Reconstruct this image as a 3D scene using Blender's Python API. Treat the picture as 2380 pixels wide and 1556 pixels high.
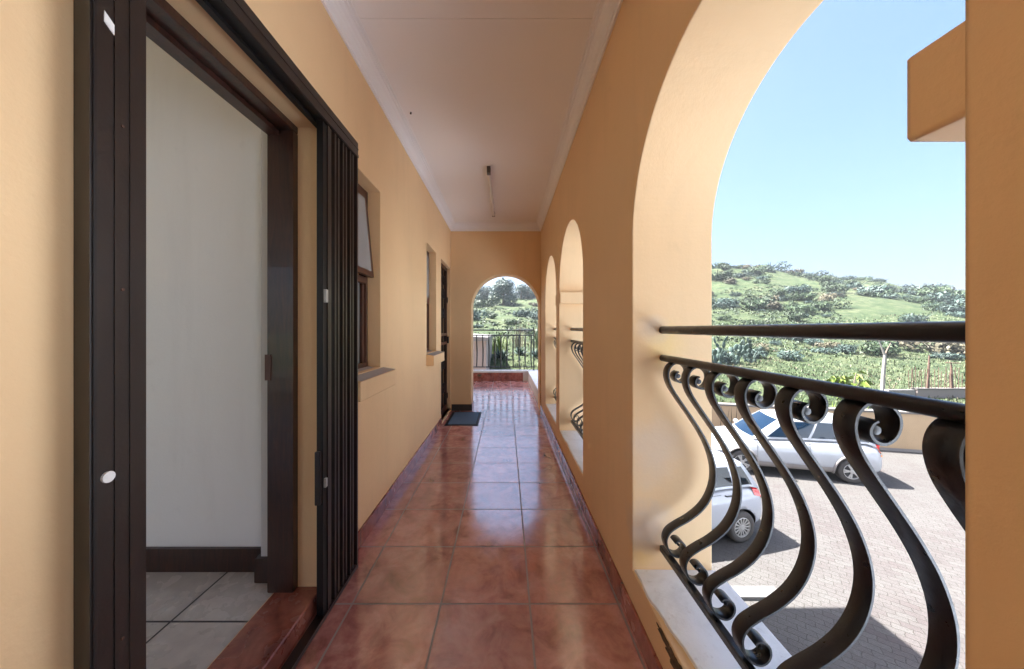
import bpy, bmesh, math, random
from mathutils import Vector, noise
R = math.radians
random.seed(7)
sc = bpy.context.scene
for o in list(bpy.data.objects): bpy.data.objects.remove(o)
COL = sc.collection

# ------------------------------------------------------------------ camera, sky, sun, exposure
K = 1.115                     # corridor measurements below are in units of K metres
EYE = 1.1                     # eye height in those units
cd = bpy.data.cameras.new("camera"); cam = bpy.data.objects.new("camera", cd); COL.objects.link(cam)
cam.location = (0, 0, EYE * K); cam.rotation_euler = (R(90), 0, 0)
cd.sensor_width = 36; cd.lens = 36 * 786 / 2380
cd.shift_x = 14 / 2380; cd.shift_y = -13 / 2380
cd.clip_start = 0.02; cd.clip_end = 2000
sc.camera = cam

SUN = Vector((-0.62, 0.27, 1.0)).normalized()      # towards the sun
elev = math.asin(SUN.z); azim = math.atan2(SUN.x, SUN.y)
w = bpy.data.worlds.new("World"); sc.world = w; w.use_nodes = True
nt = w.node_tree; bg = nt.nodes["Background"]
sky = nt.nodes.new("ShaderNodeTexSky"); sky.sky_type = 'NISHITA'; sky.sun_disc = False
sky.sun_elevation = elev; sky.sun_rotation = azim
sky.air_density = 1.0; sky.dust_density = 6.2; sky.ozone_density = 7.5; sky.altitude = 0
nt.links.new(sky.outputs[0], bg.inputs[0]); bg.inputs[1].default_value = 0.057
ld = bpy.data.lights.new("sun", 'SUN'); ld.energy = 4.6; ld.angle = R(0.5); ld.color = (1.0, 0.965, 0.92)
sun = bpy.data.objects.new("sun", ld); COL.objects.link(sun)
sun.rotation_euler = SUN.to_track_quat('Z', 'Y').to_euler()
sc.view_settings.view_transform = 'Standard'; sc.view_settings.look = 'None'
sc.view_settings.gamma = 1; sc.view_settings.exposure = 3.05
sc.render.engine = 'CYCLES'
cy = sc.cycles
cy.use_denoising = True; cy.max_bounces = 14; cy.diffuse_bounces = 9; cy.glossy_bounces = 4
cy.transparent_max_bounces = 6; cy.sample_clamp_indirect = 6; cy.use_adaptive_sampling = True; cy.adaptive_threshold = 0.015
cy.caustics_reflective = False; cy.caustics_refractive = False

# ------------------------------------------------------------------ materials
class N:
    def __init__(s, name):
        s.m = bpy.data.materials.new(name); s.m.use_nodes = True
        s.t = s.m.node_tree; s.p = s.t.nodes["Principled BSDF"]
    def n(s, typ, **kw):
        x = s.t.nodes.new(typ)
        for k, v in kw.items():
            if k in x.inputs.keys() if hasattr(x.inputs, 'keys') else False: x.inputs[k].default_value = v
            else: setattr(x, k, v)
        return x
    def l(s, a, b): s.t.links.new(a, b)
    def pos(s, scale=(1, 1, 1), loc=(0, 0, 0), rot=(0, 0, 0), src='Position'):
        if src == 'Position': g = s.t.nodes.new("ShaderNodeNewGeometry").outputs['Position']
        else: g = s.t.nodes.new("ShaderNodeTexCoord").outputs['Object']
        mp = s.t.nodes.new("ShaderNodeMapping"); mp.inputs['Scale'].default_value = scale
        mp.inputs['Location'].default_value = loc; mp.inputs['Rotation'].default_value = rot
        s.l(g, mp.inputs[0]); return mp.outputs[0]
    def noise(s, vec, scale, detail=4, rough=.55, dist=0):
        x = s.t.nodes.new("ShaderNodeTexNoise"); s.l(vec, x.inputs['Vector'])
        x.inputs['Scale'].default_value = scale; x.inputs['Detail'].default_value = detail
        x.inputs['Roughness'].default_value = rough; x.inputs['Distortion'].default_value = dist
        return x.outputs['Fac']
    def ramp(s, fac, stops):
        x = s.t.nodes.new("ShaderNodeValToRGB"); s.l(fac, x.inputs[0])
        e = x.color_ramp.elements
        while len(e) < len(stops): e.new(.5)
        for i, (p_, c) in enumerate(stops):
            e[i].position = p_; e[i].color = (*c, 1) if len(c) == 3 else c
        return x.outputs[0]
    def mix(s, fac, a, b, mode='MIX'):
        x = s.t.nodes.new("ShaderNodeMixRGB"); x.blend_type = mode
        for i, v in ((0, fac), (1, a), (2, b)):
            if hasattr(v, 'links'): s.l(v, x.inputs[i])
            elif isinstance(v, (int, float)): x.inputs[i].default_value = v if i == 0 else (v, v, v, 1)
            else: x.inputs[i].default_value = (*v, 1)
        return x.outputs[0]
    def math(s, op, a, b=0.5):
        x = s.t.nodes.new("ShaderNodeMath"); x.operation = op
        for i, v in ((0, a), (1, b)):
            if hasattr(v, 'links'): s.l(v, x.inputs[i])
            else: x.inputs[i].default_value = v
        return x.outputs[0]
    def bump(s, h, strength=.2, dist=.01, bevel=0):
        x = s.t.nodes.new("ShaderNodeBump"); s.l(h, x.inputs['Height'])
        x.inputs['Strength'].default_value = strength; x.inputs['Distance'].default_value = dist
        if bevel:
            b = s.t.nodes.new("ShaderNodeBevel"); b.samples = 4; b.inputs['Radius'].default_value = bevel
            s.l(b.outputs[0], x.inputs['Normal'])
        s.l(x.outputs[0], s.p.inputs['Normal'])
    def set(s, color=None, rough=None, metal=None, spec=None, coat=None):
        P = s.p.inputs
        for key, v in (('Base Color', color), ('Roughness', rough), ('Metallic', metal), ('Specular IOR Level', spec), ('Coat Weight', coat)):
            if v is None: continue
            if hasattr(v, 'links'): s.l(v, P[key])
            elif key == 'Base Color': P[key].default_value = (*v, 1)
            else: P[key].default_value = v
        return s

def simple(name, color, rough=.5, metal=0, spec=.5, var=.12, scale=6, bump=0, coat=0, src='Object'):
    s = N(name); v = s.pos(src=src)
    n1 = s.noise(v, scale, 5)
    c = s.mix(n1, tuple(x * (1 - var) for x in color), tuple(min(1, x * (1 + var)) for x in color))
    s.set(c, rough, metal, spec, coat)
    if bump: s.bump(s.noise(v, scale * 12, 3), bump, .004)
    return s.m

def plaster(name, col, var=.09):
    s = N(name); v = s.pos()
    a = s.noise(v, 1.3, 5, .6); b = s.noise(v, 9, 4, .6); vs = s.pos(scale=(3, 3, .35)); st = s.noise(vs, 3, 4, .6)
    c = s.mix(a, tuple(x * (1 - var) for x in col), tuple(min(1, x * (1 + var)) for x in col))
    c = s.mix(s.math('MULTIPLY', s.ramp(st, [(.52, (0, 0, 0)), (.75, (1, 1, 1))]), .16), c, tuple(x * .72 for x in col))
    c = s.mix(s.math('MULTIPLY', s.ramp(b, [(.64, (0, 0, 0)), (.8, (1, 1, 1))]), .15), c, tuple(x * .6 for x in col))
    if name.startswith('ochre'):
        for (px, py, pz, rr_, cc, st_) in ((.585, 1.256, -.06, .10, (.80, .56, .22), .6), (.50, 1.256, -.845, .07, (.80, .55, .22), .6), (.53, 1.256, -.74, .12, (.50, .46, .44), .5), (.545, 1.256, .0, .07, (.55, .50, .45), .4), (.55, 1.256, -.45, .16, (.62, .56, .50), .35)):
            vd = s.n("ShaderNodeVectorMath", operation='DISTANCE'); g = s.t.nodes.new("ShaderNodeNewGeometry"); s.l(g.outputs['Position'], vd.inputs[0])
            vd.inputs[1].default_value = (px * K, py * K, (pz + EYE) * K)
            dd = s.math('ADD', vd.outputs['Value'], s.math('MULTIPLY', s.math('SUBTRACT', b, .5), rr_ * 1.2))
            mk = s.ramp(s.math('DIVIDE', dd, rr_), [(.25, (st_,) * 3), (1.0, (0, 0, 0))]); c = s.mix(mk, c, cc)
    s.set(c, .62, spec=.35)
    s.bump(s.math('ADD', s.noise(v, 5, 5, .6), s.math('MULTIPLY', s.noise(v, 90, 3, .7), .22)), .22, .012, bevel=.008)
    return s.m
M = {}
M['ochre'] = plaster("ochre_plaster", (.79, .545, .30))
M['white_plaster'] = plaster("white_plaster", (.60, .59, .57), .03)
M['room_wall'] = plaster("room_wall_paint", (.80, .80, .78), .03)
M['ceiling'] = simple("ceiling_paint", (.90, .89, .885), .5, spec=.4, var=.03, scale=1.5, src='Position')
M['cornice'] = simple("cornice_gloss_paint", (.84, .83, .83), .3, var=.02, src='Position')

def tile_mat(name, ca, cb, cc, grout, off, size, rough, gw=.0045):
    s = N(name); v = s.pos(loc=off)
    br = s.n("ShaderNodeTexBrick"); s.l(v, br.inputs['Vector'])
    br.offset = 0; br.squash = 1
    br.inputs['Scale'].default_value = 1; br.inputs['Brick Width'].default_value = size; br.inputs['Row Height'].default_value = size
    br.inputs['Mortar Size'].default_value = gw; br.inputs['Mortar Smooth'].default_value = .15
    br.inputs['Color1'].default_value = (.80, .80, .80, 1); br.inputs['Color2'].default_value = (1.14, 1.14, 1.14, 1)
    n1 = s.noise(v, 7, 6, .62, .6); n2 = s.noise(v, 24, 4, .6)
    c = s.ramp(n1, [(.30, cb), (.5, ca), (.70, cc)])
    c = s.mix(s.math('MULTIPLY', s.ramp(n2, [(.45, (0, 0, 0)), (.7, (1, 1, 1))]), .35), c, cb)
    c = s.mix(1.0, c, br.outputs['Color'], 'MULTIPLY')
    c = s.mix(br.outputs['Fac'], c, grout)
    rr = s.mix(br.outputs['Fac'], s.ramp(s.mix(.5, s.noise(v, 12, 4), s.noise(v, 2.1, 4, .7)), [(.35, (rough * .6,) * 3), (.68, (rough * 2.1,) * 3)]), .75)
    s.set(c, rr, spec=.6)
    h = s.math('SUBTRACT', s.math('MULTIPLY', s.noise(v, 3.5, 3), .6), br.outputs['Fac'])
    s.bump(h, .35, .0018)
    return s.m
TS = .355 * K
M['tile'] = tile_mat("terracotta_glazed_tile", (.50, .215, .19), (.20, .060, .052), (.66, .37, .33), (.20, .16, .14), (-.095 * K + 20 * TS, -1.353 * K + 20 * TS, 0), TS, .115)
M['tile'].node_tree.nodes['Principled BSDF'].inputs['IOR'].default_value = 2.4
M['skirt'] = tile_mat("terracotta_skirting_tile", (.34, .12, .09), (.19, .05, .04), (.44, .19, .14), (.06, .045, .04), (0, -1.353 * K + 20 * TS, .3), TS, .16)
M['room_tile'] = tile_mat("cream_floor_tile", (.46, .44, .43), (.38, .36, .36), (.52, .51, .50), (.03, .03, .035), (1.18 * K + 20 * .4, -1.19 * K + 20 * .4, 0), .4, .22)
M['redstone'] = tile_mat("red_threshold_tile", (.28, .09, .062), (.12, .032, .025), (.40, .16, .11), (.09, .05, .04), (.3, .11, .37), 2.0, .2)
M['greysill'] = simple('grey_sill_cement', (.42, .38, .36), .7, var=.1)
M['bounce_plaster'] = plaster('bounce_block_plaster', (.46, .50, .55))  # plaster of the unseen block added to bounce sunlight
M['boundary'] = plaster('boundary_wall_plaster', (.46, .32, .19), .12)
M['concrete'] = simple('bounce_apron_concrete', (.50, .57, .66), .9, var=.1, scale=.6, src='Position')  # surface of the added apron, tinted blue-grey to cool its bounced light
s = N("white_sill_paint"); v = s.pos(); a = s.noise(v, 5, 6, .65, .5); b = s.noise(v, 22, 5, .7)
c = s.mix(s.ramp(a, [(.46, (0, 0, 0)), (.8, (1, 1, 1))]), (.84, .84, .83), (.60, .58, .55))
c = s.mix(s.math('MULTIPLY', s.ramp(b, [(.6, (0, 0, 0)), (.72, (1, 1, 1))]), .5), c, (.42, .38, .32))
s.set(c, .4); s.bump(b, .4, .006, bevel=.006); M['sill'] = s.m

s = N("dark_wrought_iron"); v = s.pos(); a = s.noise(v, 14, 5, .6)
s.set(s.mix(a, (.004, .005, .008), (.010, .011, .015)), s.ramp(s.noise(v, 40, 4), [(.3, (.26,) * 3), (.8, (.5,) * 3)]), spec=.55, coat=.15)
s.bump(s.noise(v, 160, 3), .18, .002); M['iron'] = s.m
M['bronze'] = simple("bronze_powder_coat", (.022, .016, .014), .33, spec=.5, var=.2, scale=9, bump=.1)
M['bronze_dark'] = simple("dark_bronze_channel", (.012, .010, .010), .45, spec=.4, var=.2)
s = N("dark_varnished_wood"); v = s.pos(scale=(8, 8, .8)); a = s.noise(v, 6, 6, .65, 1.2)
s.set(s.ramp(a, [(.3, (.016, .006, .005)), (.6, (.045, .016, .010)), (.8, (.085, .032, .014))]), .3, coat=.3); s.bump(a, .2, .002); M['wood'] = s.m
M['brown_frame'] = simple("brown_window_paint", (.075, .030, .020), .35, var=.25, scale=8)
M['grille'] = simple("dark_security_mesh", (.018, .010, .009), .45, var=.3, scale=30)
M['glass'] = simple("grey_reflection_window_glass", (.33, .35, .36), .06, spec=.7, var=.15, scale=2)  # pale grey base colour stands in for the reflection in the panes
M['darkglass'] = simple("dark_window_glass", (.03, .035, .04), .05, spec=.7)
M['cap'] = simple("white_plastic_cap", (.75, .74, .72), .5)
M['tube'] = simple("white_light_tube", (.80, .78, .74), .3)
M['greycap'] = simple("grey_brown_lampholder", (.10, .085, .07), .5)
s = N("blue_grey_mat_pile"); v = s.pos(); a = s.noise(v, 260, 2, .8); b = s.noise(v, 7, 4)
s.set(s.mix(a, s.mix(b, (.07, .13, .20), (.11, .19, .27)), (.19, .27, .35)), .95, spec=.1); s.bump(a, .9, .006); M['mat'] = s.m
M['rubber'] = simple("black_rubber", (.018, .018, .02), .7)
s = N("broken_plaster"); v = s.pos(); a = s.noise(v, 30, 6, .7)
s.set(s.ramp(a, [(.35, (.045, .03, .02)), (.55, (.13, .085, .045)), (.75, (.30, .2, .11))]), .9); s.bump(a, 1, .02); M['broken'] = s.m

# paving blocks
s = N("interlocking_paver"); v = s.pos(rot=(0, 0, R(38)))
dn = s.n("ShaderNodeTexNoise"); s.l(v, dn.inputs['Vector']); dn.inputs['Scale'].default_value = 9; dn.inputs['Detail'].default_value = 1
vm = s.n("ShaderNodeVectorMath", operation='MULTIPLY_ADD'); s.l(dn.outputs['Color'], vm.inputs[0]); vm.inputs[1].default_value = (.05, .05, 0); s.l(v, vm.inputs[2])
br = s.n("ShaderNodeTexBrick"); s.l(vm.outputs[0], br.inputs['Vector']); br.offset = .5
br.inputs['Scale'].default_value = 1; br.inputs['Brick Width'].default_value = .21; br.inputs['Row Height'].default_value = .11
br.inputs['Mortar Size'].default_value = .005; br.inputs['Mortar Smooth'].default_value = .4
br.inputs['Color1'].default_value = (.165, .145, .135, 1); br.inputs['Color2'].default_value = (.13, .098, .095, 1)
n1 = s.noise(v, .5, 5); n2 = s.noise(v, 40, 4)
c = s.mix(s.ramp(n1, [(.35, (0, 0, 0)), (.7, (1, 1, 1))]), br.outputs['Color'], (.175, .16, .15))
c = s.mix(s.math('MULTIPLY', s.ramp(n2, [(.4, (0, 0, 0)), (.65, (1, 1, 1))]), .5), c, (.085, .075, .07))
c = s.mix(s.ramp(s.noise(v, 2.2, 5, .7), [(.52, (0, 0, 0)), (.7, (.45, .45, .45))]), c, (.10, .085, .08))
c = s.mix(1.0, c, (.47, .50, .51), 'MULTIPLY')
c = s.mix(s.math('MULTIPLY', br.outputs['Fac'], .8), c, (.045, .04, .035)); s.set(c, .85, spec=.25)
s.bump(s.math('SUBTRACT', s.math('MULTIPLY', n2, .4), br.outputs['Fac']), .6, .012); M['paver'] = s.m

s = N("hill_grass"); v = s.pos()
n1 = s.noise(v, .06, 5, .6); n2 = s.noise(v, .45, 6, .65, .4); n3 = s.noise(v, 4, 5, .75); n4 = s.noise(s.pos(scale=(1, 1, .4)), .18, 4)
c = s.ramp(n2, [(.30, (.035, .055, .032)), (.46, (.07, .094, .045)), (.6, (.115, .128, .07)), (.78, (.165, .155, .10))])
c = s.mix(s.ramp(n1, [(.45, (0, 0, 0)), (.62, (.3, .3, .3))]), c, (.135, .14, .085))
c = s.mix(s.ramp(n4, [(.62, (0, 0, 0)), (.72, (.6, .6, .6))]), c, (.27, .23, .16))
c = s.mix(s.ramp(n3, [(.3, (.6, .6, .6)), (.6, (0, 0, 0))]), c, (.045, .075, .028)); s.set(c, .95, spec=.1)
n5 = s.noise(v, 1.1, 4, .8)
c2 = s.mix(s.ramp(n5, [(.40, (.75, .75, .75)), (.56, (0, 0, 0))]), c, (.035, .055, .028)); s.t.links.new(c2, s.p.inputs['Base Color'])
s.bump(n3, 1, .35); M['grass'] = s.m

def leafmat(name, a, b, c_, rough=.55, trans=0):
    s = N(name); v = s.pos(); oi = s.n("ShaderNodeObjectInfo")
    n1 = s.noise(v, 2.2, 3); c = s.ramp(n1, [(.3, a), (.55, b), (.75, c_)])
    hs = s.n("ShaderNodeHueSaturation"); s.l(c, hs.inputs['Color'])
    mr = s.n("ShaderNodeMapRange"); s.l(oi.outputs['Random'], mr.inputs[0]); mr.inputs[3].default_value = .7; mr.inputs[4].default_value = 1.35
    s.l(mr.outputs[0], hs.inputs['Value']); s.set(hs.outputs[0], rough, spec=.25)
    return s.m
M['leaf'] = leafmat("bush_leaf", (.022, .042, .022), (.042, .066, .032), (.080, .105, .048))
M['leaf_blue'] = leafmat("bluish_bush_leaf", (.024, .045, .040), (.045, .072, .060), (.080, .105, .082))
M['leaf_tan'] = leafmat("dry_bush_leaf", (.06, .055, .034), (.095, .085, .052), (.13, .11, .07))
M['leaf_yellow'] = leafmat("yellow_green_leaf", (.07, .11, .02), (.12, .17, .03), (.20, .23, .05))
M['blade'] = leafmat("grass_blade", (.045, .072, .032), (.08, .10, .048), (.13, .135, .075))
M['blade_dry'] = leafmat("dry_grass_blade", (.08, .07, .042), (.12, .10, .065), (.17, .145, .10))
M['cactus'] = leafmat("blue_green_succulent", (.035, .06, .05), (.06, .09, .075), (.10, .13, .11))
M['bark'] = simple("grey_bark", (.14, .11, .085), .9, var=.3, scale=8)
M['pale_bark'] = simple("bleached_bark", (.22, .205, .185), .8, var=.15, scale=8)
M['rust'] = simple("rusted_steel", (.10, .055, .04), .8, var=.35, scale=20)
M['pinkwall'] = simple("pale_pink_plaster", (.27, .22, .20), .8, var=.08, scale=3)
M['roof'] = simple("pale_roof_sheet", (.16, .15, .145), .6, var=.08)
M['wallcap'] = simple("pale_coping_cement", (.15, .135, .12), .8, var=.12, scale=5)
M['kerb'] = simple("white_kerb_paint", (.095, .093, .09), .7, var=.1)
M['carwhite'] = simple("white_car_paint", (.36, .37, .39), .22, var=.01, coat=.6)
M['carsilver'] = simple("pearl_white_car_paint", (.33, .34, .37), .24, var=.01, coat=.6)
M['clad'] = simple("grey_plastic_cladding", (.22, .20, .19), .6, var=.08)
M['carglass'] = simple("sky_reflection_car_glass", (.001, .009, .022), .04, spec=.5, var=.1)  # blue base colour stands in for the sky mirrored in the windows
M['carglass2'] = simple("dark_car_glass", (.004, .008, .011), .04, spec=.5)
M['tyre'] = simple("tyre_rubber", (.05, .045, .042), .85, var=.2)
M['rim'] = simple("light_alloy", (.40, .39, .37), .35, metal=.3, var=.05)
M['rimdark'] = simple("dark_wheel_backing", (.03, .03, .032), .6)
M['black'] = simple("black_trim", (.015, .015, .017), .5)
M['redlens'] = simple("red_lamp_lens", (.55, .010, .012), .12, coat=.7, var=.05)
M['orangelens'] = simple("amber_lamp_lens", (.75, .22, .04), .15, coat=.5, var=.05)
M['clearlens'] = simple("clear_lamp_lens", (.55, .58, .6), .1, coat=.7, var=.05)

# ------------------------------------------------------------------ mesh building
OFF = {}                       # world offset of a parent's origin (for unrotated things)
def uw(p): return (p[0] * K, p[1] * K, (p[2] + EYE) * K)
class MB:
    def __init__(s, unit=False): s.v = []; s.f = []; s.mi = []; s.unit = unit; s.cur = 0
    def add(s, vs, fs):
        b = len(s.v); s.v += [tuple(x) for x in vs]
        for f in fs: s.f.append(tuple(b + i for i in f)); s.mi.append(s.cur)
    def box(s, x0, x1, y0, y1, z0, z1, ch=0):
        if x0 > x1: x0, x1 = x1, x0
        if ch:
            pr = [(x0 + ch, z0), (x1 - ch, z0), (x1, z0 + ch), (x1, z1 - ch), (x1 - ch, z1), (x0 + ch, z1), (x0, z1 - ch), (x0, z0 + ch)]
            s.prism(pr, y0, y1, 'y'); return s
        s.add([(x0, y0, z0), (x1, y0, z0), (x1, y1, z0), (x0, y1, z0), (x0, y0, z1), (x1, y0, z1), (x1, y1, z1), (x0, y1, z1)],
              [(0, 3, 2, 1), (4, 5, 6, 7), (0, 1, 5, 4), (1, 2, 6, 5), (2, 3, 7, 6), (3, 0, 4, 7)]); return s
    def prism(s, pr, a, b, ax='y'):
        n = len(pr)
        def P(q, t): return {'y': (q[0], t, q[1]), 'x': (t, q[0], q[1]), 'z': (q[0], q[1], t)}[ax]
        s.add([P(q, a) for q in pr] + [P(q, b) for q in pr],
              [tuple(range(n)), tuple(range(2 * n - 1, n - 1, -1))] + [(i, i + n, (i + 1) % n + n, (i + 1) % n) for i in range(n)]); return s
    def tube(s, pts, r, n=10, cap=True):
        pts = [Vector(p) for p in pts]; rings = []
        rr = r if isinstance(r, (list, tuple)) else [r] * len(pts)
        t0 = (pts[1] - pts[0]).normalized(); up = Vector((0, 0, 1)) if abs(t0.z) < .9 else Vector((1, 0, 0))
        nrm = (up - t0 * up.dot(t0)).normalized(); vs = []
        for i, p in enumerate(pts):
            t = (pts[min(i + 1, len(pts) - 1)] - pts[max(i - 1, 0)]).normalized()
            nrm = (nrm - t * nrm.dot(t)).normalized(); b = t.cross(nrm)
            for k in range(n):
                a = 2 * math.pi * k / n; vs.append(p + (nrm * math.cos(a) + b * math.sin(a)) * rr[i])
        fs = [(i * n + k, i * n + (k + 1) % n, (i + 1) * n + (k + 1) % n, (i + 1) * n + k) for i in range(len(pts) - 1) for k in range(n)]
        if cap: fs += [tuple(range(n - 1, -1, -1)), tuple(range((len(pts) - 1) * n, len(pts) * n))]
        s.add(vs, fs); return s
    def grid(s, fn, nu, nv, flip=False):
        vs = [fn(i / nu, j / nv) for j in range(nv + 1) for i in range(nu + 1)]
        fs = []
        for j in range(nv):
            for i in range(nu):
                a = j * (nu + 1) + i; q = (a, a + 1, a + nu + 2, a + nu + 1); fs.append(q[::-1] if flip else q)
        s.add(vs, fs); return s
    def lathe_y(s, prof, n=32, c=(0, 0, 0)):     # prof: (radius, y)
        vs = [(c[0] + r * math.cos(2 * math.pi * k / n), c[1] + y, c[2] + r * math.sin(2 * math.pi * k / n)) for r, y in prof for k in range(n)]
        fs = [(i * n + k, i * n + (k + 1) % n, (i + 1) * n + (k + 1) % n, (i + 1) * n + k) for i in range(len(prof) - 1) for k in range(n)]
        s.add(vs, fs); return s
    def build(s, name, mat, parent=None, smooth=False, local=False, fix=True, angle=None):
        vs = [uw(p) for p in s.v] if s.unit else s.v
        if parent is not None and not local:
            o = OFF.get(parent.name, (0, 0, 0)); vs = [(p[0] - o[0], p[1] - o[1], p[2] - o[2]) for p in vs]
        me = bpy.data.meshes.new(name); me.from_pydata(vs, [], s.f)
        for m in (mat if isinstance(mat, (list, tuple)) else [mat]): me.materials.append(m)
        for p, i in zip(me.polygons, s.mi): p.material_index = i
        if fix:
            bm = bmesh.new(); bm.from_mesh(me); bmesh.ops.remove_doubles(bm, verts=bm.verts, dist=1e-5)
            bmesh.ops.recalc_face_normals(bm, faces=bm.faces)
            if angle:
                for e in bm.edges:
                    if len(e.link_faces) == 2 and e.calc_face_angle(0) > angle: e.smooth = False
            bm.to_mesh(me); bm.free()
        if smooth or angle:
            for p in me.polygons: p.use_smooth = True
        o = bpy.data.objects.new(name, me); COL.objects.link(o)
        if parent is not None:
            o.parent = parent
            if not local: OFF[o.name] = OFF.get(parent.name, (0, 0, 0))
        return o
def U(): return MB(True)
def tag(o, label=None, cat=None, group=None, kind=None):
    if label: o['label'] = label
    if cat: o['category'] = cat
    if group: o['group'] = group
    if kind: o['kind'] = kind
    return o
def thing(name, loc, label, cat, group=None, rz=0):
    o = bpy.data.objects.new(name, None); COL.objects.link(o); o.location = loc; o.rotation_euler = (0, 0, rz)
    o.empty_display_size = .2; OFF[o.name] = tuple(loc); return tag(o, label, cat, group)
def copy_tree(o, parent=None):
    c = o.copy(); COL.objects.link(c)
    if parent is not None: c.parent = parent
    for ch in list(o.children): copy_tree(ch, c)
    return c

def wall(mb, u0, u1, v0, v1, t0, t1, ops, ax):
    """solid wall in the (u, v) plane between t0 and t1; ops: (ua, ub, va, vb, arch_spring or None)"""
    def P(u, v, t): return (t, u, v) if ax == 'x' else (u, t, v)
    bps = {u0, u1}
    for (a, b, c, d, sp) in ops:
        bps |= {max(a, u0), min(b, u1)}
        if sp is not None:
            m, r = (a + b) / 2, (b - a) / 2; n = 72
            bps |= {m - r * math.cos(math.pi * i / n) for i in range(n + 1) if u0 < m - r * math.cos(math.pi * i / n) < u1}
    bl = sorted(bps); bs = [bl[0]]
    for x in bl[1:]:
        if x - bs[-1] > 1e-5: bs.append(x)
    def top(op, u):
        a, b, c, d, sp = op
        if sp is None: return d
        m, r = (a + b) / 2, (b - a) / 2
        return sp + math.sqrt(max(0, r * r - (u - m) ** 2))
    def q(a, b, c, d): mb.add([a, b, c, d], [(0, 1, 2, 3)])
    for i in range(len(bs) - 1):
        a, b = bs[i], bs[i + 1]; mid = (a + b) / 2
        op = next((o for o in ops if o[0] < mid < o[1]), None)
        segs = [((v0, v0), (v1, v1))] if op is None else [((v0, v0), (op[2], op[2])), ((top(op, a), top(op, b)), (v1, v1))]
        for (la, lb), (ha, hb) in segs:
            if ha - la < 1e-6 and hb - lb < 1e-6: continue
            for t in (t0, t1): q(P(a, la, t), P(b, lb, t), P(b, hb, t), P(a, ha, t))
        if op is not None:
            if op[2] > v0: q(P(a, op[2], t0), P(b, op[2], t0), P(b, op[2], t1), P(a, op[2], t1))
            q(P(a, top(op, a), t0), P(b, top(op, b), t0), P(b, top(op, b), t1), P(a, top(op, a), t1))
        q(P(a, v1, t0), P(b, v1, t0), P(b, v1, t1), P(a, v1, t1)); q(P(a, v0, t0), P(b, v0, t0), P(b, v0, t1), P(a, v0, t1))
    for o in ops:
        for e in (o[0], o[1]):
            if u0 < e < u1: q(P(e, o[2], t0), P(e, top(o, e), t0), P(e, top(o, e), t1), P(e, o[2], t1))
    for e in (u0, u1): q(P(e, v0, t0), P(e, v1, t0), P(e, v1, t1), P(e, v0, t1))

# ------------------------------------------------------------------ the building
XL, XR, XO = -.743, .47, .764       # inner face of left wall, inner and outer face of the arcade wall
HF, HC, HB = -1.1, 1.413, 1.317     # floor, ceiling, bottom of the cornice (relative to the eye)
ZE, ZE2, ZT = 4.56, 4.83, 7.15      # end wall near/far face, end of terrace
ZB = -2.6                           # rear of the walkway behind the viewer
GRD = -4.15                         # courtyard level, metres below the eye
gz = EYE * K + GRD
bld = thing("apartment_building", (0, 0, gz), "two storey ochre apartment block with the arcaded upper walkway the picture is taken on", "building")

DOOR = (.60, 1.35, HF + .07, .805, None)
W1 = (1.56, 2.0, -.226, .808, None); W2 = (3.167, 3.605, -.232, .812, None)
SD = (3.868, 4.535, HF + .03, .807, None)
m = U(); wall(m, ZB, ZE2, HF - .15, HC + .1, XL, XL - .167, [DOOR, W1, W2, SD], 'x'); m.build("wall", M['ochre'], bld)
ARCH = [(-1.89, -.97, -.9, 0, .335), (-.774, .146, -.9, 0, .335), (.346, 1.256, -.9, 0, .335), (2.064, 2.979, -.9, 0, .335), (3.165, 4.035, -.9, 0, .335)]
m = U(); wall(m, ZB, ZE2, HF - .15, HC + .1, XR, XO, ARCH, 'x'); m.build("arcade_wall", M['ochre'], bld)
m = U(); wall(m, XL + .0005, XR - .0005, HF - .1, HC + .06, ZE, ZE2, [(-.468, .4565, HF - .2, 0, .285)], 'y'); m.build("end_wall", M['ochre'], bld)
# impost blocks
for (a, b) in ((.346, .397), (2.979, 2.928), (3.165, 3.217)):
    a2 = a - .004 if b > a else a + .004
    m = U(); m.box(XR + .001, XO + .012, min(a2, b), max(a2, b), .2195, .319, .004); m.build("impost_block", M['ochre'], bld)
# white sills of the arches
for (a, b, c, d, e) in ARCH:
    m = U(); n = 60; top = []
    for i in range(n + 1):
        u = a + (b - a) * i / n; jag = .004 + .010 * abs(noise.noise(Vector((u * 9, 1.3, 0)))) + .006 * abs(noise.noise(Vector((u * 34, 4.3, 0))))
        if a == .346 and u < 1.10: jag += .028 * (1 - abs((u - .9) / .22)) if abs(u - .9) < .22 else .004
        top.append((XR + jag, u))
    vs = [(x, u, -.893) for x, u in top] + [(XO + .02, u, -.897) for x, u in top] + [(x - .003, u, -.902) for x, u in top] + [(XO + .02, u, -.925) for x, u in top]
    N1 = n + 1; fs = []
    for i in range(n): fs += [(i, i + 1, N1 + i + 1, N1 + i), (2 * N1 + i, 2 * N1 + i + 1, i + 1, i), (N1 + i, N1 + i + 1, 3 * N1 + i + 1, 3 * N1 + i)]
    m.add(vs, fs); m.build("arch_sill", M['sill'], bld)
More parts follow.
